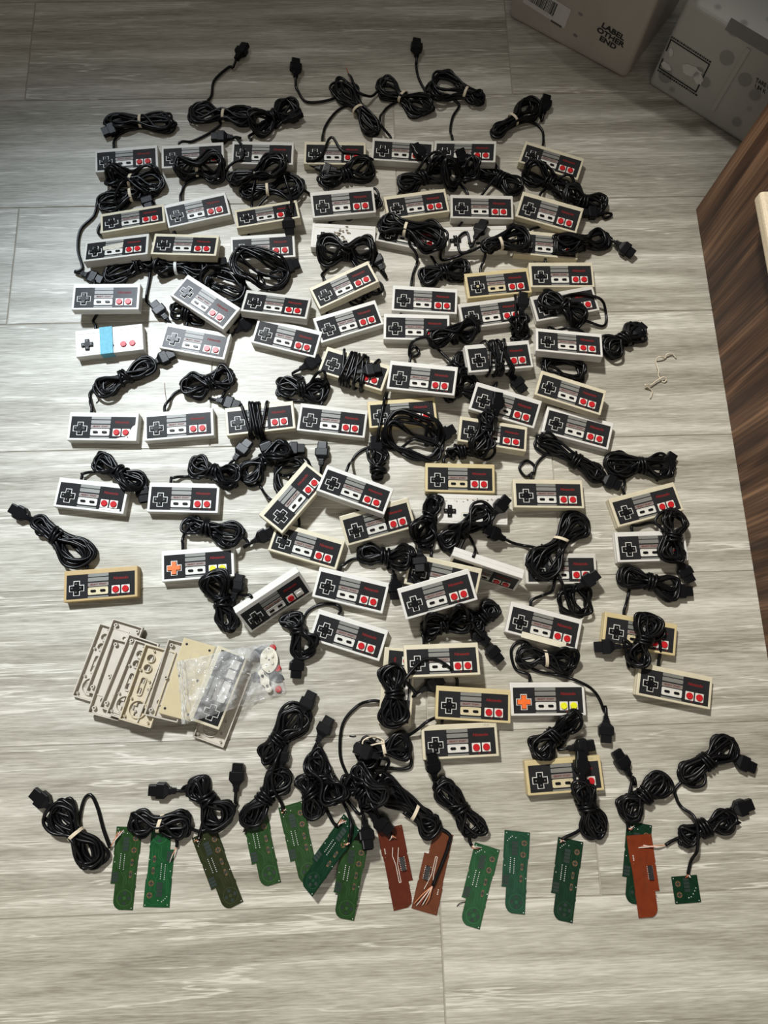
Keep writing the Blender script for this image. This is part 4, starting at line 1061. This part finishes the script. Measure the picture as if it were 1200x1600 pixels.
BD = {
'B1': ((180.8,1293.4),(224.4,1295.3),(207.2,1417.8),'g',{},'olive green circuit board at the left end of the row of boards'),
'B2': ((263.3,1413.4),(223,1410.4),(238.4,1299.7),'l',{},'bright green circuit board second from the left, straight edge downward'),
'B3': ((300,1310),(339.2,1297.8),(377.7,1402.4),'o',{},'dark olive circuit board third from the left, turned counterclockwise'),
'B4': ((377,1266),(414,1258),(438.9,1375.2),'g',{},'green circuit board fourth from the left, its top under a cord bundle'),
'B5': ((435.2,1266.3),(477.3,1258.6),(495.7,1362.4),'g',{},'green circuit board fifth from the left, its lower end under a tilted board'),
'B6': ((535.3,1279.9),(560,1298),(492.7,1392.4),'d',{'roll':-34},'dark green circuit board tipped on its edge, leaning on its neighbour'),
'B7': ((535.3,1311.7),(575.2,1322),(554.3,1432.8),'g',{},'green circuit board directly left of the two brown-red boards'),
'B8': ((591.7,1301.8),(627.7,1287.2),(649.7,1411.9),'R',{},'brown-red circuit board with a chip, left one of the crossed pair'),
'B9': ((682,1423.6),(644.2,1414.4),(671.7,1307.3),'R3',{},'brown circuit board with a cord running across it to fanned wires'),
'B10': ((743.2,1320),(779.8,1329.3),(750.5,1447.8),'l',{},'green circuit board directly right of the brown pair'),
'B11': ((789,1299.3),(828.2,1303.1),(820.5,1425),'t',{},'blue-green circuit board without any cord'),
'B12': ((871.5,1314.6),(912.5,1319.6),(895.2,1432.7),'d',{},'dark green circuit board right of the cordless one'),
'B13': ((982.2,1287.8),(1017,1290.5),(1008,1410),'d',{},'green circuit board mostly hidden under the orange-red one'),
'B14': ((985.3,1310.8),(1014,1304.3),(1033,1425.8),'R2',{},'orange-red circuit board lying across a green one'),
'B15': ((1049.7,1372),(1090.7,1368.3),(1093.4,1406.6),'d',{'small':1},'small square piece of green circuit board at the right end'),
}
BOBJ, BM = {}, {}
def place_board(k):
    tl, tr, br, col, o, label = BD[k]
    small = o.get('small'); hw, hh = (.0205, .0195) if small else (.0202, .0595)
    loc = [(-hw, hh, BT), (hw, hh, BT), (hw - (0 if small else .001), -hh, BT)]
    M, e = settle(loc, (tl, tr, br), hw - .001, hh - .002, BT, 0 if 'roll' in o else None, o.get('roll'))
    if 'roll' in o:
        lo = min((M @ Vector((sx * hw, sy * hh, 0))).z for sx in (-1, 1) for sy in (-1, 1)); M = T((0, 0, -lo + .0005)) @ M
    t = thing('circuit_board', label, 'circuit board', M, 'loose circuit boards in the bottom row'); BOBJ[k] = t; BM[k] = M
    splat_slab(M, -hw, hw, -hh, hh, BT)
    if col[0] == 'R':
        obj('substrate', ME_BRDM, {'R': M_BRED, 'R2': M_BRED2, 'R3': M_BRED3}[col], t)
        ch = obj('chip', ME_CHIP, M_CHIP, t, T((9.5 * mm, 4 * mm, 0))); obj('chip_legs', ME_LEGS, M_SOLDER, ch)
        obj('jumper_outline', ME_WLINE, M_WIREW if k != 'B14' else M_BRED3, t); obj('plated_holes', ME_HOLES, M_COPPER, t)['kind'] = 'stuff'; obj('board_print', ME_PRINT, M_WIREW, t)
        return
    obj('substrate', ME_BRDS if small else ME_BRD, GM[col], t)
    if small:
        obj('solder_joints', ME_SOLS, M_SOLDER, t)['kind'] = 'stuff'
        obj('carbon_pad', ME_CP1, M_CARBON, t, T((4 * mm, -28 * mm, 0)))
        for x, y in ((-12, 9), (-12, -7)):
            c = obj('contact_pad', ME_CON, M_COPPER, t, T((x * mm, y * mm, 0))); obj('contact_cross', ME_CONX, M_CARBON, c)
        return
    obj('traces', ME_TR, TM[col], t)['kind'] = 'stuff'
    obj('solder_joints', ME_SOL, M_SOLDER, t)['kind'] = 'stuff'
    obj('carbon_pad', ME_CP1, M_CARBON, t); obj('carbon_pad', ME_CP2, M_CARBON, t)
    for x, y in ((12, 43), (11, 26)):
        c = obj('contact_pad', ME_CON, M_COPPER, t, T((x * mm, y * mm, 0))); obj('contact_cross', ME_CONX, M_CARBON, c)
    for x, y in ((10, 8), (9.5, -9)):
        c = obj('contact_pad', ME_OV, M_COPPER, t, T((x * mm, y * mm, 0))); obj('contact_cross', ME_CONX, M_CARBON, c)
    r = obj('pad_ring', ME_DRING, TM[col], t, T((4 * mm, -43 * mm, 0)))
    obj('ring_centre', ME_DOT, TM[col], r)
    for a in range(4): obj('ring_contact', ME_DOT, M_CARBON, r, T((7.2 * mm * math.cos(a * math.pi / 2), 7.2 * mm * math.sin(a * math.pi / 2), 0)))
def board_wires(c):
    """thin coloured wires from the end of the cord sheath to the board"""
    k = c['owner']; t = BOBJ[k]; M = BM[k]; Mi = M.inverted(); e = Mi @ c['e0']
    rng = random.Random(len(k) * 31 + ord(k[-1]))
    tg = [(-17, 52), (-14, 53), (-11, 54), (-8, 55)]
    if k == 'B9': tg = [(18, 52), (14, 54), (10, 53), (5, 51), (0, 49)]
    if k == 'B8' or k == 'B14': tg = [(8, 42), (4, 44), (0, 43), (-4, 41)]
    if k == 'B15': tg = [(4, 17), (7, 18), (1, 17)]
    if k == 'B2': tg = [(-16, -8), (-15, -4)]
    for j, (x, y) in enumerate(tg):
        a = np.array(e); b = np.array((x * mm, y * mm, BT + .0008)); m = (a + b) / 2 + np.array((rng.uniform(-.002, .002), rng.uniform(-.002, .002), .004))
        P = catmull(np.array([a, m, b]), 6)
        obj('lead_wire', arrays_mesh('lead_wire', [tube_arrays(P, .0007, 5)]), (M_WIREO, M_WIREW, M_REDWIRE, M_WIREW, M_WIREO)[j], t)

# ------------------------------------------------------------------ empty controller shells
SH = 0.0085
def tray(face):
    out = rrect(-HWD, HWD, -HHT, HHT, .001, 2); inn = rrect(-HWD + .0018, HWD - .0018, -HHT + .0018, HHT - .0018, .0006, 2)
    bm = bmesh.new()
    def merge(me, M=None):
        if M is not None: me.transform(M)
        bm.from_mesh(me); bpy.data.meshes.remove(me)
    merge(prism_mesh('w', [out, inn], .0012, SH))
    holes = [out]; rims = []
    def post(x, y, r=.0032, h=.006):
        merge(prism_mesh('p', [circ(x, y, r, 14), circ(x, y, r * .45, 10)], .0012, .0012 + h))
    if face:
        dx, dy = -.040, .0046
        holes += [cross(dx, dy, .0112, .0042)]
        for x in (.0255, .0418): holes.append(circ(x, .0112, .0052, 16)); rims.append(([circ(x, .0112, .0070, 18), circ(x, .0112, .0060, 18)], .004))
        for x in (-.0121, .0039): holes.append(rrect(x - .0050, x + .0050, .0088, .0136, .0022, 4))
        rims.append(([rrect(-.0195, .0112, .0062, .0162, .004, 4), rrect(-.0180, .0097, .0075, .0149, .003, 4)], .003))
        rims.append(([circ(dx, dy, .0145, 24), circ(dx, dy, .0132, 24)], .0035))
        for x, y in ((-.055, .021), (-.055, -.018), (.054, .010), (-.006, -.001), (-.001, -.004), (.006, .001), (-.024, -.014), (-.044, -.015), (.020, .021), (-.026, .020)): post(x, y, .0019, .0045)
    else:
        for x, y in ((-.052, .019), (-.052, -.019), (.053, .019), (.053, -.019), (.002, .012), (.002, -.016)): post(x, y)
        rims.append(([circ(-.038, .010, .0050, 16), circ(-.038, .010, .0042, 16)], .003)); rims.append(([circ(.036, -.002, .0050, 16), circ(.036, -.002, .0030, 16)], .004))
    merge(prism_mesh('f', holes, 0, .0014))
    for lp, h in rims: merge(prism_mesh('r', lp, .0013, .0013 + h))
    return bm_mesh(bm, 'tray')
ME_TRAYB, ME_TRAYF = tray(False), tray(True)
bm = bmesh.new(); add_box(bm, -HWD, HWD, -HHT, HHT, 0, SH, .0012, 2); ME_LID = bm_mesh(bm, 'shell_outside')
bm = bmesh.new()
add_cyl(bm, (0, 0, 0), .0021, .0021, .0002, 14)
ME_SCRH = bm_mesh(bm, 'screw_holes')
M_RECT = prism_mesh('label_recess', [rrect(.026, .046, -.008, .008, .0004, 1), rrect(.0265, .0455, -.0075, .0075, .0004, 1)], SH, SH + .0002)
M_SHELL = mat('shell_inside_grey', (0.50, 0.455, 0.385), 0.5, var=0.05); M_SHELLT = mat('shell_tan_grey', (0.52, 0.45, 0.32), 0.45, var=0.06)
M_DARK = mat('hole_dark', (0.012, 0.011, 0.010), 0.7)
SHELLS = [
 ((155,974),(203,988),(160,1101),(112,1087),'F','leftmost empty controller shell of the stack, open side up'),
 ((176,967),(223,982),(181,1094),(134,1079),'B','empty back shell with round posts, second from the left and topmost in the picture'),
 ((175,997),(223,1011),(185,1126),(137,1112),'B','empty back shell third from the left in the stack of shells'),
 ((200.7,990.7),(246.7,1009),(203,1121),(156,1103),'B','empty back shell fourth from the left, left of the two with button holes'),
 ((210.7,1000.7),(259,1015),(213,1130),(166,1115),'F','empty front shell with button holes, half under another like it'),
 ((226.7,1006.7),(275,1020),(235,1137),(186,1123),'F','empty front shell with a tan rim and all its button holes in view'),
 ((262.7,1000),(312,1014),(277,1127),(226.7,1114),'B','empty back shell lying between the tan-rimmed front shell and the tan closed one'),
 ((287,997),(336,1012),(298,1128),(249,1112),'O','tan back shell lying outside up with dark screw holes, under the bag'),
 ((346,1038),(394,1053),(348.3,1166),(300.7,1151.7),'F','empty front shell sticking out at the bottom from under the bag'),
 ((340,1011),(388,1027),(341,1139),(295,1122),'P','front shell with black face plate, mostly under the clear bag'),
]
def place_shell(s):
    tl, tr, br, bl, kind, label = s
    loc = [(-HWD, HHT, SH), (HWD, HHT, SH), (HWD, -HHT, SH), (-HWD, -HHT, SH)]
    M, e = settle(loc, (bl, tl, tr, br), HWD - .002, HHT - .002, SH)
    t = thing('controller_shell', label, 'plastic shell', M, 'empty controller shells in a stack')
    if kind in 'FB':
        obj('shell_tray', ME_TRAYF if kind == 'F' else ME_TRAYB, M_SHELLT if 'tan rim' in label else M_SHELL, t)
    elif kind == 'O':
        obj('shell_outside', ME_LID, BODY['y'] if False else mat('shell_tan_outside', (0.56, 0.475, 0.29), 0.45, var=0.05), t); [obj('screw_hole', ME_SCRH, M_DARK, t, T((x, y, SH))) for x, y in ((-.052, .019), (-.052, -.019), (.053, .019), (.053, -.019), (.002, .014), (.002, -.016))]; obj('label_recess', M_RECT, M_SHELL, t)
    else:
        obj('shell_outside', ME_LID, BODY['b'], t)
        dz = T((0, 0, SH - TH))
        obj('face_plate', ME_PLATE, M_PLATE, t, dz)
        for i, me in enumerate(ME_ST): obj('stripe', me, M_STRIPEP if i == 2 else M_STRIPE, t, dz)
        obj('pad_border', ME_DB, M_LINE, t, dz @ T((DX, DY, 0)))
        sp = obj('select_panel', ME_PANEL, M_LINE, t, dz); obj('panel_field', ME_PANELI, M_PANELW, sp)
        for x in (25.5, 41.8): obj('button_well', ME_WELL, M_PANELW, t, dz @ T((x * mm, -11.2 * mm, 0)))
    splat_slab(M, -HWD, HWD, -HHT, HHT, SH if kind in 'OP' else SH * .8)

# ------------------------------------------------------------------ clear bag with rubber pads and buttons
def film_mat():
    m = bpy.data.materials.new('clear_film'); m.use_nodes = True; nt = m.node_tree
    b = nt.nodes['Principled BSDF']; out = nt.nodes['Material Output']
    b.inputs['Base Color'].default_value = (0.80, 0.80, 0.78, 1); b.inputs['Roughness'].default_value = 0.12; b.inputs['Specular IOR Level'].default_value = 0.9
    tr = nt.nodes.new('ShaderNodeBsdfTransparent'); mx = nt.nodes.new('ShaderNodeMixShader')
    n = nt.nodes.new('ShaderNodeTexNoise'); n.inputs['Scale'].default_value = 24; n.inputs['Distortion'].default_value = 2.2; n.inputs['Detail'].default_value = 3
    tc = nt.nodes.new('ShaderNodeTexCoord'); nt.links.new(tc.outputs['Object'], n.inputs['Vector'])
    r = nt.nodes.new('ShaderNodeMapRange'); r.inputs['From Min'].default_value = 0.4; r.inputs['From Max'].default_value = 0.75; r.inputs['To Min'].default_value = 0.10; r.inputs['To Max'].default_value = 0.46  # patchy white opacity stands in for streaky reflections and glare on the film
    nt.links.new(n.outputs['Fac'], r.inputs['Value']); nt.links.new(r.outputs[0], mx.inputs['Fac'])
    nt.links.new(tr.outputs[0], mx.inputs[1]); nt.links.new(b.outputs[0], mx.inputs[2]); nt.links.new(mx.outputs[0], out.inputs['Surface'])
    return m
def make_bag():
    h = HM.copy()
    TLb, TRb, BRb, BLb = (276, 1034), (428, 1001), (447, 1081), (293, 1131)
    M_WPAD = mat('rubber_pad_white', (0.66, 0.62, 0.50), 0.5, var=0.04); M_GPAD = mat('rubber_pad_grey', (0.045, 0.047, 0.05), 0.5, var=0.1)
    def put(name, me, m, px, ang, label, z=0.003):
        p = Wz(*px, h, z); o = obj(name, me, m); o.matrix_world = T((p.x, p.y, float(hsample(h, p.x, p.y)) + z)) @ Matrix.Rotation(math.radians(ang), 4, 'Z')
        tag(o, label, 'rubber pad' if 'pad' in name else 'button', 'loose parts inside the bag'); return o
    lens = [(.0215 * math.cos(a), .0150 * math.sin(a) * abs(math.sin(a)) ** .15) for a in np.linspace(0, 2 * math.pi, 28, endpoint=False)]
    o = put('rubber_pad', prism_mesh('lens', [lens], 0, .002, .0004), M_WPAD, (420.5, 1031), 97, 'white lens-shaped rubber pad with four knobs, in the bag', .006)
    for x, y in ((.0055, .0055), (-.0055, .0055), (.0055, -.0055), (-.0055, -.0055)):
        bm = bmesh.new(); add_cyl(bm, (x, y, .002), .0028, .0022, .003, 12); obj('knob', bm_mesh(bm, 'knob'), M_WPAD, o)
    for x in (-.0185, .0185, 0):
        bm = bmesh.new(); add_cyl(bm, (x, 0, .002), .0013, .0013, .0003, 10); obj('pin_hole', bm_mesh(bm, 'pin_hole'), M_DARK, o)
    dog = []
    for a in np.linspace(0, 2 * math.pi, 40, endpoint=False):
        x = .0205 * math.cos(a); dog.append((x, (.0062 - .0018 * math.cos(2 * math.pi * x / .0185 * 1.0 + math.pi) * 1.0 - .003 * (abs(x) / .0205) ** 4) * math.copysign(abs(math.sin(a)) ** .5, math.sin(a))))
    o = put('rubber_pad', prism_mesh('dog', [dog], 0, .002, .0004), M_WPAD, (414, 1064), 122 + 180, 'white two-lobed rubber pad with round holes, in the bag', .006)
    for x in (-.0092, .0092):
        bm = bmesh.new(); add_cyl(bm, (x, 0, .002), .0026, .0020, .002, 12); obj('knob', bm_mesh(bm, 'knob'), M_GPAD, o)
    g1 = prism_mesh('gpad', [[(.019 * a, .011 * b) for a, b in blob(21, 16, .25)]], 0, .003, .0006); g2 = prism_mesh('gpad2', [[(.015 * a, .009 * b) for a, b in blob(22, 16, .25)]], 0, .003, .0006)
    put('rubber_pad', g1, M_GPAD, (404, 1022), 45, 'dark grey rubber pad at the top of the bag', .001)
    put('rubber_pad', g2, M_GPAD, (431, 1058), -15, 'dark grey rubber pad right of the two-lobed white one', .001)
    put('rubber_pad', g2, M_GPAD, (402, 1058), 0, 'small dark rubber pad left of the two-lobed white one', .001)
    put('round_button', ME_BTN, M_RED, (435, 1077), 0, 'red button in the lower right corner of the bag', .002)
    put('round_button', ME_BTN, M_RED, (434, 1044), 30, 'red button beside the lens-shaped rubber pad', .002)
    put('round_button', ME_BTN, M_RED, (426, 1012), 60, 'red button at the top corner of the bag', .002)
    # the film: two crumpled sheets joined along their rim
    N1, N2 = 64, 40; rng = np.random.RandomState(3)
    u, v = np.meshgrid(np.linspace(0, 1, N1), np.linspace(0, 1, N2), indexing='ij')
    c4 = [Wz(*q, h, .002) for q in (TLb, TRb, BRb, BLb)]; c4 = [np.array((p.x, p.y)) for p in c4]
    XY = (c4[0][None, None] * ((1 - u) * (1 - v))[..., None] + c4[1] * (u * (1 - v))[..., None] + c4[2] * (u * v)[..., None] + c4[3] * ((1 - u) * v)[..., None])
    XY += rng.normal(0, .0006, XY.shape)
    base = hsample(h, XY[..., 0], XY[..., 1]).astype(float)
    def box(a, k):
        for _ in range(k):
            p = np.pad(a, 1, mode='edge'); a = (p[:-2, 1:-1] + p[2:, 1:-1] + p[1:-1, :-2] + p[1:-1, 2:] + 2 * a) / 6
        return a
    mx = base.copy()
    for _ in range(5):
        p = np.pad(mx, 1, mode='edge'); mx = np.max([p[:-2, 1:-1], p[2:, 1:-1], p[1:-1, :-2], p[1:-1, 2:], mx], 0)
    base = box(mx, 6)
    cr = np.zeros_like(u)
    for _ in range(26):
        a = rng.uniform(0, math.pi); f = rng.uniform(2, 9); ph = rng.uniform(0, 6.28)
        s = np.sin(2 * math.pi * f * (u * 1.6 * math.cos(a) + v * math.sin(a)) + ph + 1.5 * np.sin(5 * u + 4 * v + ph)); cr += (1 - np.abs(s)) ** 2.2 * rng.uniform(.4, 1.0) / f
    cr = (cr - cr.min()) / (cr.max() - cr.min())
    edge = np.minimum(np.minimum(u, 1 - u), np.minimum(v, 1 - v)); pf = np.clip(edge / .12, 0, 1) ** .6
    top = base + .0015 + pf * (.0075 + .006 * u) + cr * .010 * (.35 + .65 * pf)
    bot = base + .0006
    idx = np.arange(N1 * N2).reshape(N1, N2)
    F = [[int(idx[i, j]), int(idx[i + 1, j]), int(idx[i + 1, j + 1]), int(idx[i, j + 1])] for i in range(N1 - 1) for j in range(N2 - 1)]
    V1 = np.dstack([XY, top]).reshape(-1, 3); V2 = np.dstack([XY, bot]).reshape(-1, 3)
    F2 = [[a + N1 * N2 for a in f[::-1]] for f in F]
    rim = list(idx[:, 0]) + list(idx[-1, 1:]) + list(idx[-2::-1, -1]) + list(idx[0, -2:0:-1])
    F3 = [[int(a), int(a) + N1 * N2, int(b) + N1 * N2, int(b)] for a, b in zip(rim, rim[1:] + rim[:1])]
    c = V1.mean(0); base0 = Matrix.Translation((c[0], c[1], 0))
    t = thing('plastic_bag', 'clear crumpled zip bag holding rubber pads and red buttons, on the shells', 'plastic bag', base0)
    obj('film', arrays_mesh('film', [(np.vstack([V1, V2]), F + F2 + F3)], base0.inverted()), film_mat(), t)
    # zip seal near the open end
    for uu in (.045, .07):
        i = int(uu * (N1 - 1)); P = np.dstack([XY, top + .0006])[i]
        obj('zip_seal', arrays_mesh('zip_seal', [tube_arrays(P, .0006, 5)], base0.inverted()), MATS_FILM2, t)
MATS_FILM2 = mat('seal_white', (0.70, 0.69, 0.62), 0.3, var=0.05)

# ------------------------------------------------------------------ scraps on the floor
def scrap(name, px, zs, r, m, label, cat, flat=None):
    P = [(*W(x, y, z)[:2], z) for (x, y), z in zip(px, zs)]
    S = catmull(np.array(P), 6); c = S.mean(0); M = T((c[0], c[1], 0))
    o = obj(name, arrays_mesh(name, [tube_arrays(S, r, 6)], M.inverted()), m); o.matrix_world = M
    tag(o, label, cat)
TIE = [(1056.3,559.7),(1050,552.7),(1041.3,554),(1039.3,559.3),(1031.3,557.3),(1024.7,562.7),(1026.7,572),(1029.3,580),(1029.3,588),(1036.7,597.3),(1041.3,592.7),(1036,589.3),(1026,594.7),(1016,602),(1007.3,601.3),(1018.7,610.7),(1016,622.7)]
scrap('rubber_band_scrap', TIE, [.0015,.004,.006,.003,.009,.004,.003,.005,.002,.0015,.004,.007,.006,.005,.008,.0018,.0015], .0013, mat('dry_rubber', (0.62, 0.55, 0.42), 0.6, var=0.15), 'snapped curly tan rubber band lying alone on the floor at right', 'rubber band')
scrap('wire_scrap', [(714,1416),(719,1411),(728,1409)], [.0008,.003,.0008], .0006, M_CABLE, 'tiny black wire clipping beside the green board right of the brown pair', 'wire')
scrap('wire_scrap', [(546,1150),(551,1151),(556,1150)], [.001,.001,.001], .0010, M_CABLE, 'short black wire stub on the floor left of the loose band loop', 'wire')
scrap('thread', [(257,598),(258,614),(261,630)], [.0006,.0012,.0006], .0005, mat('brown_thread', (0.30, 0.20, 0.14), 0.7), 'thin brown thread on the floor above the broken-faced controller row', 'thread')
scrap('wire_scrap', [(150,630),(153,627),(154,624)], [.0008,.001,.0008], .0009, M_CABLE, 'tiny black crumb beside the cord above the broken-faced controller', 'wire')

# ------------------------------------------------------------------ lay everything out, bottom layer first
for c in CABLES:
    if c['L'] == 0: lay_core(c)
ERR = {}
for i in CT:
    if CT[i][5].get('L', 1) == 1: ERR[i] = place_controller(i)
for k in BD: place_board(k)
for s in SHELLS: place_shell(s)
make_bag()
for c in CABLES:
    if c['L'] == 2: lay_core(c)
for i in CT:
    if CT[i][5].get('L', 1) == 3: ERR[i] = place_controller(i)
for c in CABLES:
    if c['L'] == 4: lay_core(c)
for c in CABLES: make_cable(c)
for c in CABLES:
    if isinstance(c['owner'], str): board_wires(c)
LOOP = [(566,1164),(568,1157),(577,1152),(589,1152),(598,1156),(600,1161),(590,1162),(578,1165),(568,1166)]
scrap('rubber_band', LOOP, [float(hsample(HM, *W(x, y, .02)[:2])) + .003 for x, y in LOOP], .0013, M_BAND, 'cream rubber band loop lying on the black cord pile beside the end-turned controller', 'rubber band')
bpy.context.view_layer.update()
